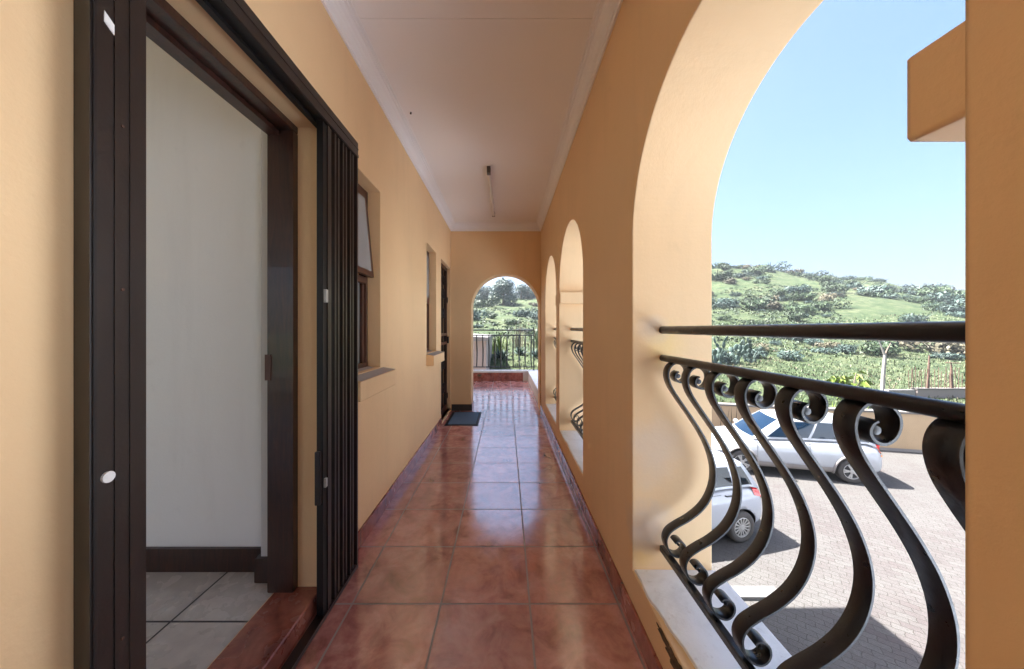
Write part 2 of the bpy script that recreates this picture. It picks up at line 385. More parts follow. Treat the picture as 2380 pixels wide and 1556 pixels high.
# broken plaster on the near sill corner
m = U()
for (zc, hc_, rz_, rh_) in ((1.0, -.917, .045, .012), (.93, -.928, .07, .024), (.83, -.922, .07, .019), (.70, -.928, .09, .026)):
    n = 40; ring = []
    for k in range(n):
        a = 2 * math.pi * k / n; j = 1 + .5 * noise.noise(Vector((math.cos(a) * 2.3 + zc * 9, math.sin(a) * 2.3, 0))) + .14 * noise.noise(Vector((math.cos(a) * 5 + zc * 9, math.sin(a) * 7, 0)))
        ring.append((zc + rz_ * j * math.cos(a), min(-.8935, hc_ + rh_ * j * math.sin(a))))
    m.add([(XR - .0035, zc, hc_)] + [(XR - .0015, z, h) for z, h in ring], [(0, 1 + k, 1 + (k + 1) % n) for k in range(n)])
    m.add([(XR - .0015, z, h) for z, h in ring] + [(XR + .004, z, h) for z, h in ring], [(k, (k + 1) % n, n + (k + 1) % n, n + k) for k in range(n)])
tag(m.build("broken_plaster_patch", M['broken'], bld), "crumbled dark patch of plaster below the near sill")
# ceiling, with its board joint, and the cornice round it
m = U(); m.box(XL - .02, XR + .02, ZB, 1.538, HC, HC + .03); m.box(XL - .02, XR + .02, 1.541, ZE + .02, HC, HC + .03); m.box(XL - .02, XR + .02, 1.5375, 1.5415, HC + .004, HC + .03)
ceil = m.build("ceiling", M['ceiling'], bld)

pr = [(0, -.096), (.010, -.096), (.012, -.084), (.020, -.080), (.022, -.070), (.027, -.052), (.037, -.036), (.050, -.026), (.053, -.018), (.062, -.016), (.064, -.006), (.075, -.004), (.075, 0.002), (0, .002)]
m = U()
path = [(XL, ZB, 1, 0), (XL, ZE, 1, -1), (XR, ZE, -1, -1), (XR, ZB, -1, 0)]
vs = []
for (px, pz, dx, dz) in path:
    for (a, b) in pr: vs.append((px + dx * a, pz + dz * a, HC + b))
n = len(pr); m.add(vs, [(i * n + k, i * n + (k + 1) % n, (i + 1) * n + (k + 1) % n, (i + 1) * n + k) for i in range(3) for k in range(n)])
m.build("cornice", M['cornice'], ceil)
# roof slab with eaves
m = MB(); m.box(-9, 1.57, -6, 6.6, 2.86, 3.07); m.build("roof", M['roof'], bld)
m = MB(); m.box(-9, -.90, 6.601, 9.0, 2.86, 3.07); m.build("roof", M['roof'], bld)  # unseen roof extension added to keep the sun off the terrace
m = MB(); m.box(-8, -.95, ZE2 * K + .001, 8.6, gz - .1, 2.859); m.build("terrace_shade_wall", M['ochre'], bld)  # unseen wall added below that extension, shading the terrace
# slab edge, ground floor walls, terrace slab
m = MB(); m.box(-8, XO * K - .001, -6, ZT * K, -.28, -.012); m.build("floor_slab", M['ochre'], bld)
m = MB(); m.box(-8, XO * K - .12, -6, ZE2 * K, gz - .1, -.28); m.box(-.5, -.1, ZT * K - .5, ZT * K - .1, gz - .1, -.28); m.box(.45, .8, ZT * K - .5, ZT * K - .1, gz - .1, -.28); m.build("ground_floor_wall", M['ochre'], bld)
# terrace kerbs beyond the end arch
m = U(); m.box(-1.6, .36, ZT, ZT + .16, HF - .1, -.925); k1 = m.build("terrace_kerb", M['redstone'], bld)
m = U(); m.box(-1.62, .82, ZT - .008, ZT + .19, -.925, -.885); m.build("coping", M['white_plaster'], k1)
m = U(); m.box(XR, XO, ZE2 + .002, ZT - .009, HF - .15, -.902); k2 = m.build("side_kerb", M['white_plaster'], bld)
m = U(); m.box(.36, XO, ZT - .008, ZT + .16, HF - .1, -.926); m.build("kerb_end", M['white_plaster'], k2)
m = U(); m.box(XR - .006, XO + .02, ZE2 + .002, ZT - .009, -.9015, -.885); m.build("coping", M['sill'], k2)
m = U(); m.box(-.60, -.52, ZT - .013, ZT - .0005, -1.005, -.955); m.build("vent_brick", M['broken'], k1)
# floor
m = U(); m.box(XL - .2, XR + .05, ZB, ZT, HF - .03, HF); tag(m.build("floor", M['tile']), "glossy terracotta tiled walkway floor", None, None, "structure")
# skirtings
HS = -1.016
m = U()
m.box(XL, XL + .010, ZB, .56, HF, HS, .0012); m.box(XL, XL + .010, 1.52, SD[0] - .004, HF, HS, .0012); m.build("skirting", M['skirt'], bld)
m = U(); m.box(XR - .012, XR, ZB, 1.05, HF, HS, .0012); m.box(XR - .010, XR, 1.055, ZE - .011, HF, HS, .0012); m.build("skirting", M['skirt'], bld)
m = U(); m.box(XL + .012, -.463, ZE - .012, ZE, HF, HS); m.box(-.468, -.456, ZE - .0115, ZE2, HF, HS + .0006); m.build("skirting", M['skirt'], bld)
# end of the walkway behind the viewer
m = U(); wall(m, XL + .0005, XR - .0005, HF - .1, HC + .06, ZB - .25, ZB, [(-.468, .4565, HF - .2, 0, .285)], 'y'); m.build("rear_wall", M['ochre'], bld)

# --- the room behind the open door
FR = HF + .07
m = U(); m.box(-4.2, -.908, ZB + .3, 1.46, FR - .03, FR); tag(m.build("room_floor", M['room_tile']), "cream tiled room floor inside the open doorway", None, None, "structure")
m = U(); wall(m, -4.2, -.912, FR - .1, HC, 1.448, 1.56, [], 'y'); m.build("room_wall", M['room_wall'], bld)
m = U(); wall(m, ZB + .3, 1.56, FR - .1, HC, -4.2, -4.3, [(-1.6, .9, -.5, 1.0, None)], 'x'); m.build("room_wall", M['room_wall'], bld)
m = U(); wall(m, -4.2, -.912, FR - .1, HC, ZB + .2, ZB + .3, [(-4.05, -1.05, -.95, 1.25, None)], 'y'); m.build("room_wall", M['room_wall'], bld)
m = U(); m.box(-4.25, -.912, ZB + .25, 1.5, HC - .15, HC - .1); m.build("room_ceiling", M['room_wall'], bld)
m = U(); m.box(-1.004, -.938, 1.386, 1.449, FR, HC - .2); m.build("room_nib", M['white_plaster'], bld)
m = U(); m.box(-4.2, -1.004, 1.432, 1.4478, FR, FR + .098, .003); m.box(-1.02, -.938, 1.370, 1.3858, FR, FR + .098, .003); m.box(-1.02, -1.0045, 1.3858, 1.432, FR, FR + .098); m.build("room_skirting", M['wood'], bld)
# door frame of varnished wood, threshold
fr = U(); fr.box(-.93, -.83, 1.318, 1.3485, FR + .001, .775, .003); fr.box(-.93, -.83, .602, .632, FR + .001, .775, .003)
fr.box(-.93, -.83, .602, 1.3485, .775, .8045, .003); fr.box(-.93, -.885, .602, 1.318, .757, .7745); dfm = fr.build("door_frame", M['wood'], bld)
m = U(); m.box(-.936, -.915, 1.312, 1.3178, -.20, -.10); m.build("strike_plate", M['rust'], dfm)
m = U(); m.box(-.9075, XL + .009, .642, 1.349, HF + .001, FR + .002, .004); m.build("threshold", M['redstone'], bld)

# --- windows
def window(op, near, far, lip, open_sash):
    a, b, lo, hi, _ = op
    f = U(); xf = XL - .075; w_ = .028
    for (z0, z1) in ((a, a + w_), (b - w_, b)): f.box(xf - .04, xf, z0, z1, lo, hi, .002)
    f.box(xf - .0395, xf - .0005, a, b, hi - .03, hi, .002); f.box(xf - .0395, xf - .0005, a, b, lo, lo + .03, .002)
    mid = lo + (hi - lo) * .49; f.box(xf - .04, xf + .006, a + w_, b - w_, mid - .018, mid + .018, .002)
    wd = f.build("window", M['brown_frame'], bld)
    g = U(); g.box(xf - .03, xf - .024, a + w_, b - w_, lo + .03, mid - .018); g.build("pane", M['glass'], wd)
    # top-hung sash
    tilt = .045 if open_sash else .004
    s_ = U(); t0, t1 = mid + .018, hi - .03
    def quadbar(z0, z1, h0, h1, th=.022):
        def X(h): return xf + .004 + tilt * (t1 - h) / (t1 - t0)
        s_.add([(X(h0) - th, z0, h0), (X(h0), z0, h0), (X(h0), z1, h0), (X(h0) - th, z1, h0), (X(h1) - th, z0, h1), (X(h1), z0, h1), (X(h1), z1, h1), (X(h1) - th, z1, h1)],
               [(0, 3, 2, 1), (4, 5, 6, 7), (0, 1, 5, 4), (1, 2, 6, 5), (2, 3, 7, 6), (3, 0, 4, 7)])
    quadbar(a + .03, a + .058, t0, t1); quadbar(b - .058, b - .03, t0, t1); quadbar(a + .058, b - .058, t0, t0 + .032); quadbar(a + .058, b - .058, t1 - .028, t1)
    s_.build("sash", M['brown_frame'], wd)
    s_ = U(); quadbar(a + .058, b - .058, t0 + .032, t1 - .028, .006); s_.build("sash_pane", M['glass'], wd)
    # lower inner bead
    for q in (b - .062, a + .034):
        l = U(); l.box(xf - .02, xf - .006, q, q + .028, lo + .03, mid - .02); l.build("bead", M['brown_frame'], wd)
    # sloping sill
    s2 = U(); pr = [(XL - .075, lo + .002), (lip, lo - .020), (lip, lo - .108), (XL, lo - .108), (XL - .0, lo - .02), (XL - .075, lo - .02)]
    pr = [(XL - .074, lo + .004), (lip + .003, lo - .019), (lip, lo - .024), (lip, lo - .112), (XL, lo - .112), (XL - .074, lo - .03)]
    s2.prism(pr, near, far, 'y'); s2.build("sill", M['ochre'], wd)
    s3 = U(); s3.add([(XL - .072, near + .003, lo + .0055), (lip + .002, near + .003, lo - .0165), (lip + .002, far - .003, lo - .0165), (XL - .072, far - .003, lo + .0055)], [(0, 1, 2, 3)])
    s3.build('sill_top', M['greysill'], wd)
    return wd
window(W1, 1.565, 2.055, -.672, True)
window(W2, 3.15, 3.69, -.672, False)

# --- security door near the end
m = U(); a, b, lo, hi, _ = SD; xd = XL - .045
for z0, z1 in ((a, a + .04), (b - .04, b)): m.box(xd - .03, xd, z0, z1, lo, hi, .002)
m.box(xd - .0295, xd - .0005, a, b, hi - .04, hi); m.box(xd - .0295, xd - .0005, a, b, lo, lo + .07)
m.box(xd - .03, xd + .004, a + .04, b - .04, -.09, -.055, .002); m.box(xd - .03, xd + .004, a + .04, b - .04, -.20, -.165, .002)
sd = m.build("security_door", M['brown_frame'], bld)
m = U()
for i in range(7):
    z = a + .06 + i * (b - a - .12) / 6; m.tube([(xd - .015, z, lo + .07), (xd - .015, z, hi - .04)], .006, 6)
for i in range(5):
    for hh in (.2, .45, .62, -.45, -.75):
        zc = a + .12 + i * .1; m.tube([(xd - .010, zc + .04 * math.cos(t * .7), hh + .06 * math.sin(t * .7)) for t in range(10)], .005, 5)
m.build("scroll_bars", M['grille'], sd)
m = U(); m.box(xd - .06, xd - .05, a + .02, b - .02, lo + .03, hi - .03); m.build("door_leaf", M['wood'], sd)
m = U(); m.box(xd + .004, xd + .03, b - .055, b - .035, -.19, -.10); m.build("handle", M['bronze'], sd)
for hh in (.35, -.92):
    m = U(); m.box(xd, xd + .012, b - .03, b - .012, hh, hh + .07); m.build("hinge", M['bronze'], sd)
m = U(); m.box(XL - .166, XL - .001, SD[0], SD[1], HF, HF + .030, .003); m.build("threshold", M['redstone'], bld)

# ------------------------------------------------------------------ sliding security gate on the near doorway
GX = -.682
gate = thing("security_gate", uw((GX, 1.0, HF)), "dark bronze folding security gate pushed open beside the near doorway", "gate")
m = U(); m.prism([(GX, .556), (GX, .641), (XL + .0005, .641), (XL + .0005, .582)], HF + .001, .859, 'z'); pf = m.build("frame_post", M['bronze'], gate)
m = U(); m.prism([(GX + .0018, .5575), (GX + .0018, .562), (XL + .002, .5875), (XL + .002, .5795)], HF + .002, .859, 'z')
m.prism([(GX - .001, .5548), (GX - .0005, .5560), (XL + .0015, .5815), (XL + .0015, .580)], HF + .002, .858, 'z'); m.build("channel", M['bronze_dark'], pf)
m = U(); m.box(GX, GX + .002, .588, .592, HF + .001, .78); m.box(GX, GX + .002, .612, .615, HF + .001, .78); m.build("rib", M['bronze'], pf)
m = U()
m.tube([(GX, .578, -.253), (GX + .004, .578, -.253)], .0095, 16); m.build("cap", M['cap'], pf)
for hh in (.36, .07, -.55, -.86):
    m = U(); m.tube([(GX, .601, hh), (GX + .002, .601, hh)], .0028, 8); m.build("rivet", M['rust'], pf)
m = U(); m.add([(GX + .0015, .5735, .540), (GX + .0015, .5885, .528), (GX + .0015, .5885, .510), (GX + .0015, .5735, .522), (GX, .5735, .540), (GX, .5885, .528), (GX, .5885, .510), (GX, .5735, .522)], [(0, 1, 2, 3), (0, 1, 5, 4), (2, 3, 7, 6), (1, 2, 6, 5), (3, 0, 4, 7)]); m.build("sticker", M['cap'], pf)
m = U(); m.box(XL + .001, GX, .6415, 1.56, .80, .859, .003); m.box(GX, GX + .003, .6415, 1.56, .788, .800); m.box(GX, GX + .0025, .6415, 1.56, .824, .828); tr = m.build("top_rail", M['bronze'], gate)
m = U(); m.box(XL + .001, XL + .018, .6415, 1.545, .785, .7995); m.box(GX - .014, GX, .6415, 1.545, .785, .7995); m.box(XL + .0185, GX - .0145, .6415, 1.545, .796, .7998); m.build("roller_channel", M['bronze_dark'], tr)
m = U(); m.box(XL + .020, GX, .6415, 1.56, HF + .001, HF + .012, .002); m.box(GX - .006, GX, .6415, 1.56, HF + .0125, HF + .02); m.build("bottom_track", M['bronze'], gate)
m = U(); m.box(XL + .001, GX, 1.548, 1.5595, HF + .021, .7995, .002); m.build("frame_post", M['bronze'], gate)
# bars of the folded lattice
zs = [1.286, 1.304, 1.322, 1.355, 1.388, 1.421, 1.454, 1.487, 1.518]
for i, z in enumerate(zs):
    m = U(); wd_ = .013
    if i == 0: m.box(-.712, GX - .006, 1.272, 1.300, HF + .021, .784, .003)
    else:
        m.box(GX - .020, GX - .004 + (.003 if i % 2 else 0), z - wd_ / 2, z + wd_ / 2, HF + .022, .784, .002)
        if i > 2: m.box(XL + .008, XL + .022, z - wd_ / 2, z + wd_ / 2, HF + .022, .784, .002)
    m.build("bar", M['bronze'] if i else M['bronze_dark'], gate)
for hh in (-.95, -.72, -.48, -.25, .0, .25, .48, .68):
    m = U(); m.tube([(XL + .03, zs[i], hh + (.07 if i % 2 else 0)) for i in range(3, 9)], .004, 5); m.build("lattice_link", M['bronze_dark'], gate)
m = U(); m.box(GX - .007, GX + .004, 1.276, 1.290, .10, .15, .002); m.build("lock", M['rim'], gate)
m = U(); m.box(GX - .007, GX + .003, 1.277, 1.288, -.60, -.565, .002); m.build("keeper", M['rim'], gate)
m = U(); m.box(-.714, GX - .012, 1.262, 1.2715, -.66, -.46, .002); m.build("latch_plate", M['bronze'], gate)

# ------------------------------------------------------------------ railings of the arches
PROF = [(.604, -.150), (.596, -.155), (.591, -.166), (.595, -.178), (.606, -.186), (.620, -.186), (.633, -.176), (.640, -.158), (.637, -.139), (.622, -.124), (.602, -.119), (.583, -.125), (.570, -.142), (.567, -.166), (.577, -.200),
        (.600, -.238), (.634, -.287), (.673, -.345), (.706, -.405), (.728, -.470), (.732, -.528), (.718, -.583), (.688, -.630), (.645, -.666), (.603, -.690), (.574, -.711), (.561, -.737), (.565, -.766), (.580, -.788), (.600, -.797),
        (.617, -.792), (.627, -.776), (.625, -.757), (.612, -.744), (.598, -.743), (.591, -.750)]
def catmull(P, sub=4):
    out = []
    for i in range(len(P) - 1):
        p0 = P[max(i - 1, 0)]; p1 = P[i]; p2 = P[i + 1]; p3 = P[min(i + 2, len(P) - 1)]
        for k in range(sub):
            t = k / sub
            out.append(tuple(.5 * ((2 * p1[j]) + (-p0[j] + p2[j]) * t + (2 * p0[j] - 5 * p1[j] + 4 * p2[j] - p3[j]) * t * t + (-p0[j] + 3 * p1[j] - 3 * p2[j] + p3[j]) * t ** 3) for j in (0, 1)))
    out.append(P[-1]); return out
def baluster_mesh():
    C_ = catmull(PROF, 4); m = MB(); W = .019; n = len(C_); vs = []
    for i, (x, h) in enumerate(C_):
        a = C_[max(i - 1, 0)]; b = C_[min(i + 1, n - 1)]; tx, th = b[0] - a[0], b[1] - a[1]; L = math.hypot(tx, th); nx, nh = -th / L, tx / L
        T = .0031 * (1.0 if 3 < i < n - 4 else .8)
        for (wy, ww) in ((-1, .75), (-.93, 1), (.93, 1), (1, .75), (1, -.75), (.93, -1), (-.93, -1), (-1, -.75)):
            vs.append((x + nx * T * ww, W * wy, h + nh * T * ww))
    k = 8; fs = [(i * k + j, i * k + (j + 1) % k, (i + 1) * k + (j + 1) % k, (i + 1) * k + j) for i in range(n - 1) for j in range(k)] + [tuple(range(k)), tuple(range((n - 1) * k, n * k))]
    m.add(vs, fs)
    # ridged roll in the eye of the top scroll and plain roll in the bottom one
    pts = []; rr = []
    for i in range(41):
        y = -.021 + .042 * i / 40; pts.append((.6025, y * .85, -.165)); rr.append(.0066 + .0016 * math.cos(i * 2 * math.pi / 5) if 0 < i < 40 else .003)
    m.tube(pts, rr, 12)
    m.tube([(.604, -W, -.756), (.604, -W * .8, -.756), (.604, W * .8, -.756), (.604, W, -.756)], [.002, .0045, .0045, .002], 10)
    m.box(.586, .606, -.012, .012, -.1185, -.108)
    return m
bal_src = [None]
def railing(a, b, zlist, label):
    base = uw((.582, (a + b) / 2, -.893))
    rt = thing("balcony_railing", base, label, "railing", "iron railings in the arches")
    e = .004
    m = U(); m.tube([(.582, a - e, -.004), (.582, (a + b) / 2, -.0045), (.582, b + e, -.004)], .0142, 20); m.build("handrail", M['iron'], rt, angle=.6)
    m = U(); m.tube([(.582, a - e, -.1075), (.582, b + e, -.1075)], .0125, 20); m.build("upper_rail", M['iron'], rt, angle=.6)
    m = U(); m.box(.571, .593, a - e, b + e, -.826, -.803, .003); m.build("bottom_rail", M['iron'], rt)
    for z in zlist:
        if bal_src[0] is None:
            o = baluster_mesh(); o.v = [(p[0] * K, p[1] * K, p[2] * K) for p in o.v]
            o = o.build("baluster", M['iron'], rt, local=True, angle=.7); bal_src[0] = o
        else:
            o = bal_src[0].copy(); COL.objects.link(o); o.parent = rt
        o.location = (0 - base[0], z * K - base[1], EYE * K - base[2])
    return rt
Z0 = [1.197 - .1262 * i for i in range(7)]
railing(.346, 1.256, Z0, "black scrolled iron railing in the large near arch, cars seen through it")
railing(2.064, 2.979, [2.920 - .1262 * i for i in range(7)], "black scrolled iron railing in the middle arch past the wide ochre pier")
railing(3.165, 4.035, [3.978 - .1262 * i for i in range(7)], "black scrolled iron railing in the farthest and narrowest side arch")
railing(-.774, .146, [.09 - .1262 * i for i in range(7)], "black scrolled iron railing in the arch beside the viewer")
railing(-1.89, -.97, [-1.03 - .1262 * i for i in range(7)], "black scrolled iron railing in the arch behind the viewer")

# terrace railing beyond the end arch
tr_ = thing("terrace_railing", uw((-.3, ZT + .09, -.885)), "thin black iron railing on the white coping beyond the end arch", "railing")
zy = ZT + .09
m = U(); m.tube([(-1.55, zy, -.026), (.58, zy, -.026)], .014, 10); m.build("handrail", M['iron'], tr_)
m = U(); m.tube([(-1.55, zy, -.135), (.58, zy, -.135)], .012, 8); m.build("upper_rail", M['iron'], tr_)
m = U(); m.box(-1.55, .58, zy - .01, zy + .01, -.825, -.803); m.build("bottom_rail", M['iron'], tr_)
m = U(); m.box(.583, .607, zy - .012, zy + .012, -.885, .03, .003); m.build("post", M['iron'], tr_)
m = U(); m.box(-1.57, -1.55, zy - .012, zy + .012, -.885, .03); m.build("post", M['iron'], tr_)
for i in range(16):
    x = .545 - .1305 * i
    m = U(); m.tube([(x, zy, -.135), (x, zy + .02, -.25), (x + .001, zy + .10, -.42), (x, zy + .13, -.58), (x, zy + .08, -.70), (x, zy, -.80)], [.012, .014, .0155, .0155, .014, .012], 8, True); m.build("baluster", M['iron'], tr_, smooth=True)

# ------------------------------------------------------------------ doormat and ceiling lamp
dm = thing("doormat", uw((-.51, 4.15, HF)), "blue grey doormat on the tiles before the far security door", "doormat")
m = U(); m.box(-.670, -.350, 3.875, 4.425, HF + .001, HF + .010, .002); m.build("pile", M['mat'], dm)
m = U()
for bx in ((-.70, -.6705, 3.845, 4.455), (-.3495, -.32, 3.845, 4.455), (-.6705, -.3495, 3.845, 3.8745), (-.6705, -.3495, 4.4255, 4.455)): m.box(bx[0], bx[1], bx[2], bx[3], HF + .001, HF + .006)
m.build("border", M['rubber'], dm)
cl = thing("ceiling_light", uw((-.15, 3.5, HC)), "bare fluorescent tube batten fixed lengthwise under the ceiling", "ceiling light")
m = U(); m.box(-.163, -.137, 2.98, 4.08, HC - .022, HC - .0005, .003); m.build("batten", M['tube'], cl)
m = U(); m.tube([(-.150, 2.99, HC - .044), (-.150, 4.07, HC - .044)], .015, 14); m.build("tube", M['tube'], cl, smooth=False)
for z0, z1 in ((2.93, 2.985), (4.07, 4.09)):
    m = U(); m.box(-.166, -.134, z0, z1, HC - .058, HC - .001, .003); m.build("lampholder", M['greycap'], cl)
m = U(); m.tube([(-.62, 2.208, HC), (-.622, 2.206, HC - .01)], .006, 6); tag(m.build("ceiling_hook", M['bronze_dark']), "small dark screw hook in the ceiling near the left cornice", "hook")

# ------------------------------------------------------------------ courtyard, hill
def lerp(a, b, t): return a + (b - a) * t
def sm(t): t = max(0, min(1, t)); return t * t * (3 - 2 * t)
def yw(x): return 12.77 - .227 * (x - 7.57)
CR = [(-400, 4), (-60, 5.5), (-15, 7.2), (0, 7.6), (15, 9), (30, 12), (53, 15.9), (66, 15.3), (80, 12.6), (90, 12.2), (102, 9.4), (122, 8.3), (160, 7.5), (500, 5)]
def crest(x):
    for (a, ha), (b, hb) in zip(CR, CR[1:]):
        if a <= x <= b: return lerp(ha, hb, sm((x - a) / (b - a)))
    return 5
def ground(x, y):
    d = y - yw(x) - .2
    if d < 0: return GRD - .02 + EYE * K
    b = lerp(-1.95, -3.95, sm((x - 2) / 7)); t = (y - 15) / 75
    r = GRD - .02 + sm(d / 3.5) * (b - GRD + .02)
    if t > 0:
        S = t ** 1.25 if t < .8 else (.8 ** 1.25 + (1 - .8 ** 1.25) * math.sin((t - .8) / .2 * math.pi / 2) if t < 1 else 1)
        r += (crest(x) - b) * S
        if t > 1: r -= (y - 90) * .12 if y < 140 else 6
        am = min(1, t * 4) * min(1, max(0.3, t))
        r += am * 1.6 * noise.noise(Vector((x * .05, y * .06, 3))) + am * .5 * noise.noise(Vector((x * .2, y * .2, 7)))
    return r + EYE * K
def axis(parts):
    o = []
    for a, b, st in parts:
        n = max(1, round((b - a) / st)); o += [a + (b - a) * i / n for i in range(n)]
    return o + [parts[-1][1]]
xs = axis([(-900, -200, 100), (-200, -30, 10), (-30, 150, 1.5), (150, 300, 10), (300, 1200, 100)])
ys = axis([(-300, -10, 40), (-10, 11, 3), (11, 34, .7), (34, 110, 1.5), (110, 180, 10), (180, 1000, 120)])
m = MB(); m.v = [(x, y, ground(x, y)) for y in ys for x in xs]
nx = len(xs); m.f = [(j * nx + i, j * nx + i + 1, (j + 1) * nx + i + 1, (j + 1) * nx + i) for j in range(len(ys) - 1) for i in range(nx - 1)]; m.mi = [0] * len(m.f)
tag(m.build("hillside", M['grass'], smooth=True, fix=False), None, None, None, "structure")
m = MB(); m.add([(.6, -30, gz), (40, -30, gz), (40, yw(40) + .1, gz), (-12, yw(-12) + .1, gz), (-40, yw(-12) + .1, gz), (-40, -30, gz)], [(0, 1, 2, 3, 4, 5)])
tag(m.build("courtyard_paving", M['paver'], fix=False), None, None, None, "structure")
m = MB(); m.add([(1.0, -14, gz + .004), (11.5, -14, gz + .004), (11.5, 3.6, gz + .004), (1.0, 3.6, gz + .004)], [(0, 1, 2, 3)])
tag(m.build('bounce_apron', M['concrete'], fix=False), None, None, None, 'structure')  # unseen pale slab added to bounce sunlight up to the walkway ceiling
# white kerb below the building
m = MB(); m.box(.7, 4.28, 5.17, 5.40, gz, gz + .05, .012); tag(m.build("kerb", M['kerb']), "white painted kerb in the courtyard at the edge of the building's shadow", "kerb")

# boundary wall
bw = thing("boundary_wall", (10, yw(10), gz), "long low ochre boundary wall behind the parked white crossover", "wall")
def along(mb, x0, x1, t0, t1, z0, z1, ch=0):
    mb.add([(x0, yw(x0) + t0, z0), (x1, yw(x1) + t0, z0), (x1, yw(x1) + t1, z0), (x0, yw(x0) + t1, z0), (x0, yw(x0) + t0, z1), (x1, yw(x1) + t0, z1), (x1, yw(x1) + t1, z1), (x0, yw(x0) + t1, z1)],
           [(0, 3, 2, 1), (4, 5, 6, 7), (0, 1, 5, 4), (1, 2, 6, 5), (2, 3, 7, 6), (3, 0, 4, 7)])
m = MB(); along(m, -12, 26, 0, .24, gz, gz + 1.28); m.build("panel", M['boundary'], bw)
m = MB(); along(m, -12, 26, -.03, .27, gz + 1.28, gz + 1.345); m.build("coping", M['wallcap'], bw)
m = MB(); along(m, -12, 26, -.012, -.001, gz, gz + .10); m.build("plinth", M['clad'], bw)

# pink wall and rusty palisade to the right, behind
pw = thing("pink_garden_wall", (26, 18, gz), "low pale pink plot wall beyond the boundary wall, rusty palings on it", "wall")
gb = EYE * K - 3.95
m = MB(); m.box(21.9, 42, 18, 18.25, gb - .6, gb + .72); m.build("panel", M['pinkwall'], pw)
m = MB(); m.box(21.85, 42, 17.97, 18.28, gb + .72, gb + .78); m.build("coping", M['wallcap'], pw)
m = MB(); m.box(20.4, 21.8, 18.02, 18.24, gb - .6, gb + .70); tag(m.build("brown_wall_panel", M['clad'], pw), "unpainted brown end panel")
pf = thing("palisade_fence", (26, 18.12, gb + .78), "thin rusty palisade of leaning steel palings on the pink wall", "fence")
rnd = random.Random(3)
m = MB(); x = 21.6
while x < 30:
    t = rnd.uniform(-.06, .06); h = rnd.uniform(.7, 1.15); m.tube([(x, 18.12, gb + .779), (x + t, 18.12, gb + .78 + h)], .014, 5); x += rnd.uniform(.10, .2)
m.build("paling", M['rust'], pf)
for x, h, t in ((22.6, 1.75, .08), (23.9, 1.35, -.05), (24.9, .95, -.2), (25.7, .9, .12)):
    m = MB(); m.tube([(x, 18.12, gb + .779), (x + t * .6, 18.12, gb + .78 + h * .6), (x + t, 18.12, gb + .78 + h)], [.06, .05, .03], 7)
    if h > 1.2 and h < 1.5: m.tube([(x - .35, 18.12, gb + .78 + h), (x + .45, 18.12, gb + .76 + h)], .025, 5)
    m.build("post", M['rust'], pf)

# unseen block added right of the picture to bounce sunlight into the walkway
cb = thing("bounce_block", (17, -1, gz), "unseen three storey block added across the courtyard to bounce sunlight into the walkway", "building")
m = MB(); wall(m, -14, 7.3, gz - .1, gz + 9.5, 11.6, 11.8, [(y, y + 1.4, gz + z, gz + z + 1.2, None) for y in (-12, -8.5, -5, -1.5, 2, 5.3) for z in (1.0, 4.1, 7.2)], 'x'); m.box(11.81, 21, -14, 7.3, gz - .1, gz + 9.49); m.build("wall", M['bounce_plaster'], cb)
for y in (-12, -8.5, -5, -1.5, 2, 5.3):
    for z in (1.0, 4.1, 7.2):
        m = MB(); m.box(11.79, 11.805, y, y + 1.4, gz + z, gz + z + 1.2); w2 = m.build("window", M['darkglass'], cb)
        m = MB(); m.box(11.74, 11.785, y + .67, y + .73, gz + z, gz + z + 1.2); m.box(11.7, 11.738, y, y + .05, gz + z, gz + z + 1.2); m.box(11.7, 11.738, y + 1.35, y + 1.4, gz + z, gz + z + 1.2); m.build("frame", M['brown_frame'], w2)
m = MB(); m.box(11.2, 21.4, -14.4, 7.6, gz + 9.5, gz + 9.7); m.build("roof", M['roof'], cb)

# neighbour's house seen beyond the terrace railing on the left
nh = thing("neighbouring_house", (-5, 17, gz), "plain pink walled house with a pale roof beyond the terrace railing at the left", "house")
m = MB(); m.box(-9, -.86, 14.8, 21, gz - .1, EYE * K - .52); m.build("wall", M['pinkwall'], nh)
m = MB(); m.prism([(-9.4, EYE * K + .05), (-.78, EYE * K - .36), (-.78, EYE * K - .52), (-9.4, EYE * K - .52)], 14.55, 21.3, 'y'); m.build("roof", M['roof'], nh)

# ------------------------------------------------------------------ plants
def leaves_into(mb, c, rad, n, size, rnd, squash=(1, 1, .8), shell=.55):
    for _ in range(n):
        while True:
            d = Vector((rnd.gauss(0, 1), rnd.gauss(0, 1), rnd.gauss(0, 1)))
            if d.length > .01: break
        d.normalize(); r = rad * (shell + (1 - shell) * rnd.random()) * (1 + .25 * noise.noise(d * 2.3 + Vector(c)))
        p = Vector((c[0] + d.x * r * squash[0], c[1] + d.y * r * squash[1], c[2] + d.z * r * squash[2]))
        nrm = (d + Vector((rnd.uniform(-.8, .8), rnd.uniform(-.8, .8), rnd.uniform(-.5, .9)))).normalized()
        a = nrm.orthogonal().normalized(); a.rotate(__import__('mathutils').Quaternion(nrm, rnd.uniform(0, 6.28))); b = nrm.cross(a)
        s = size * rnd.uniform(.6, 1.3)
        mb.add([p - a * s, p + b * s * .5, p + a * s, p - b * s * .5], [(0, 1, 2, 3)])
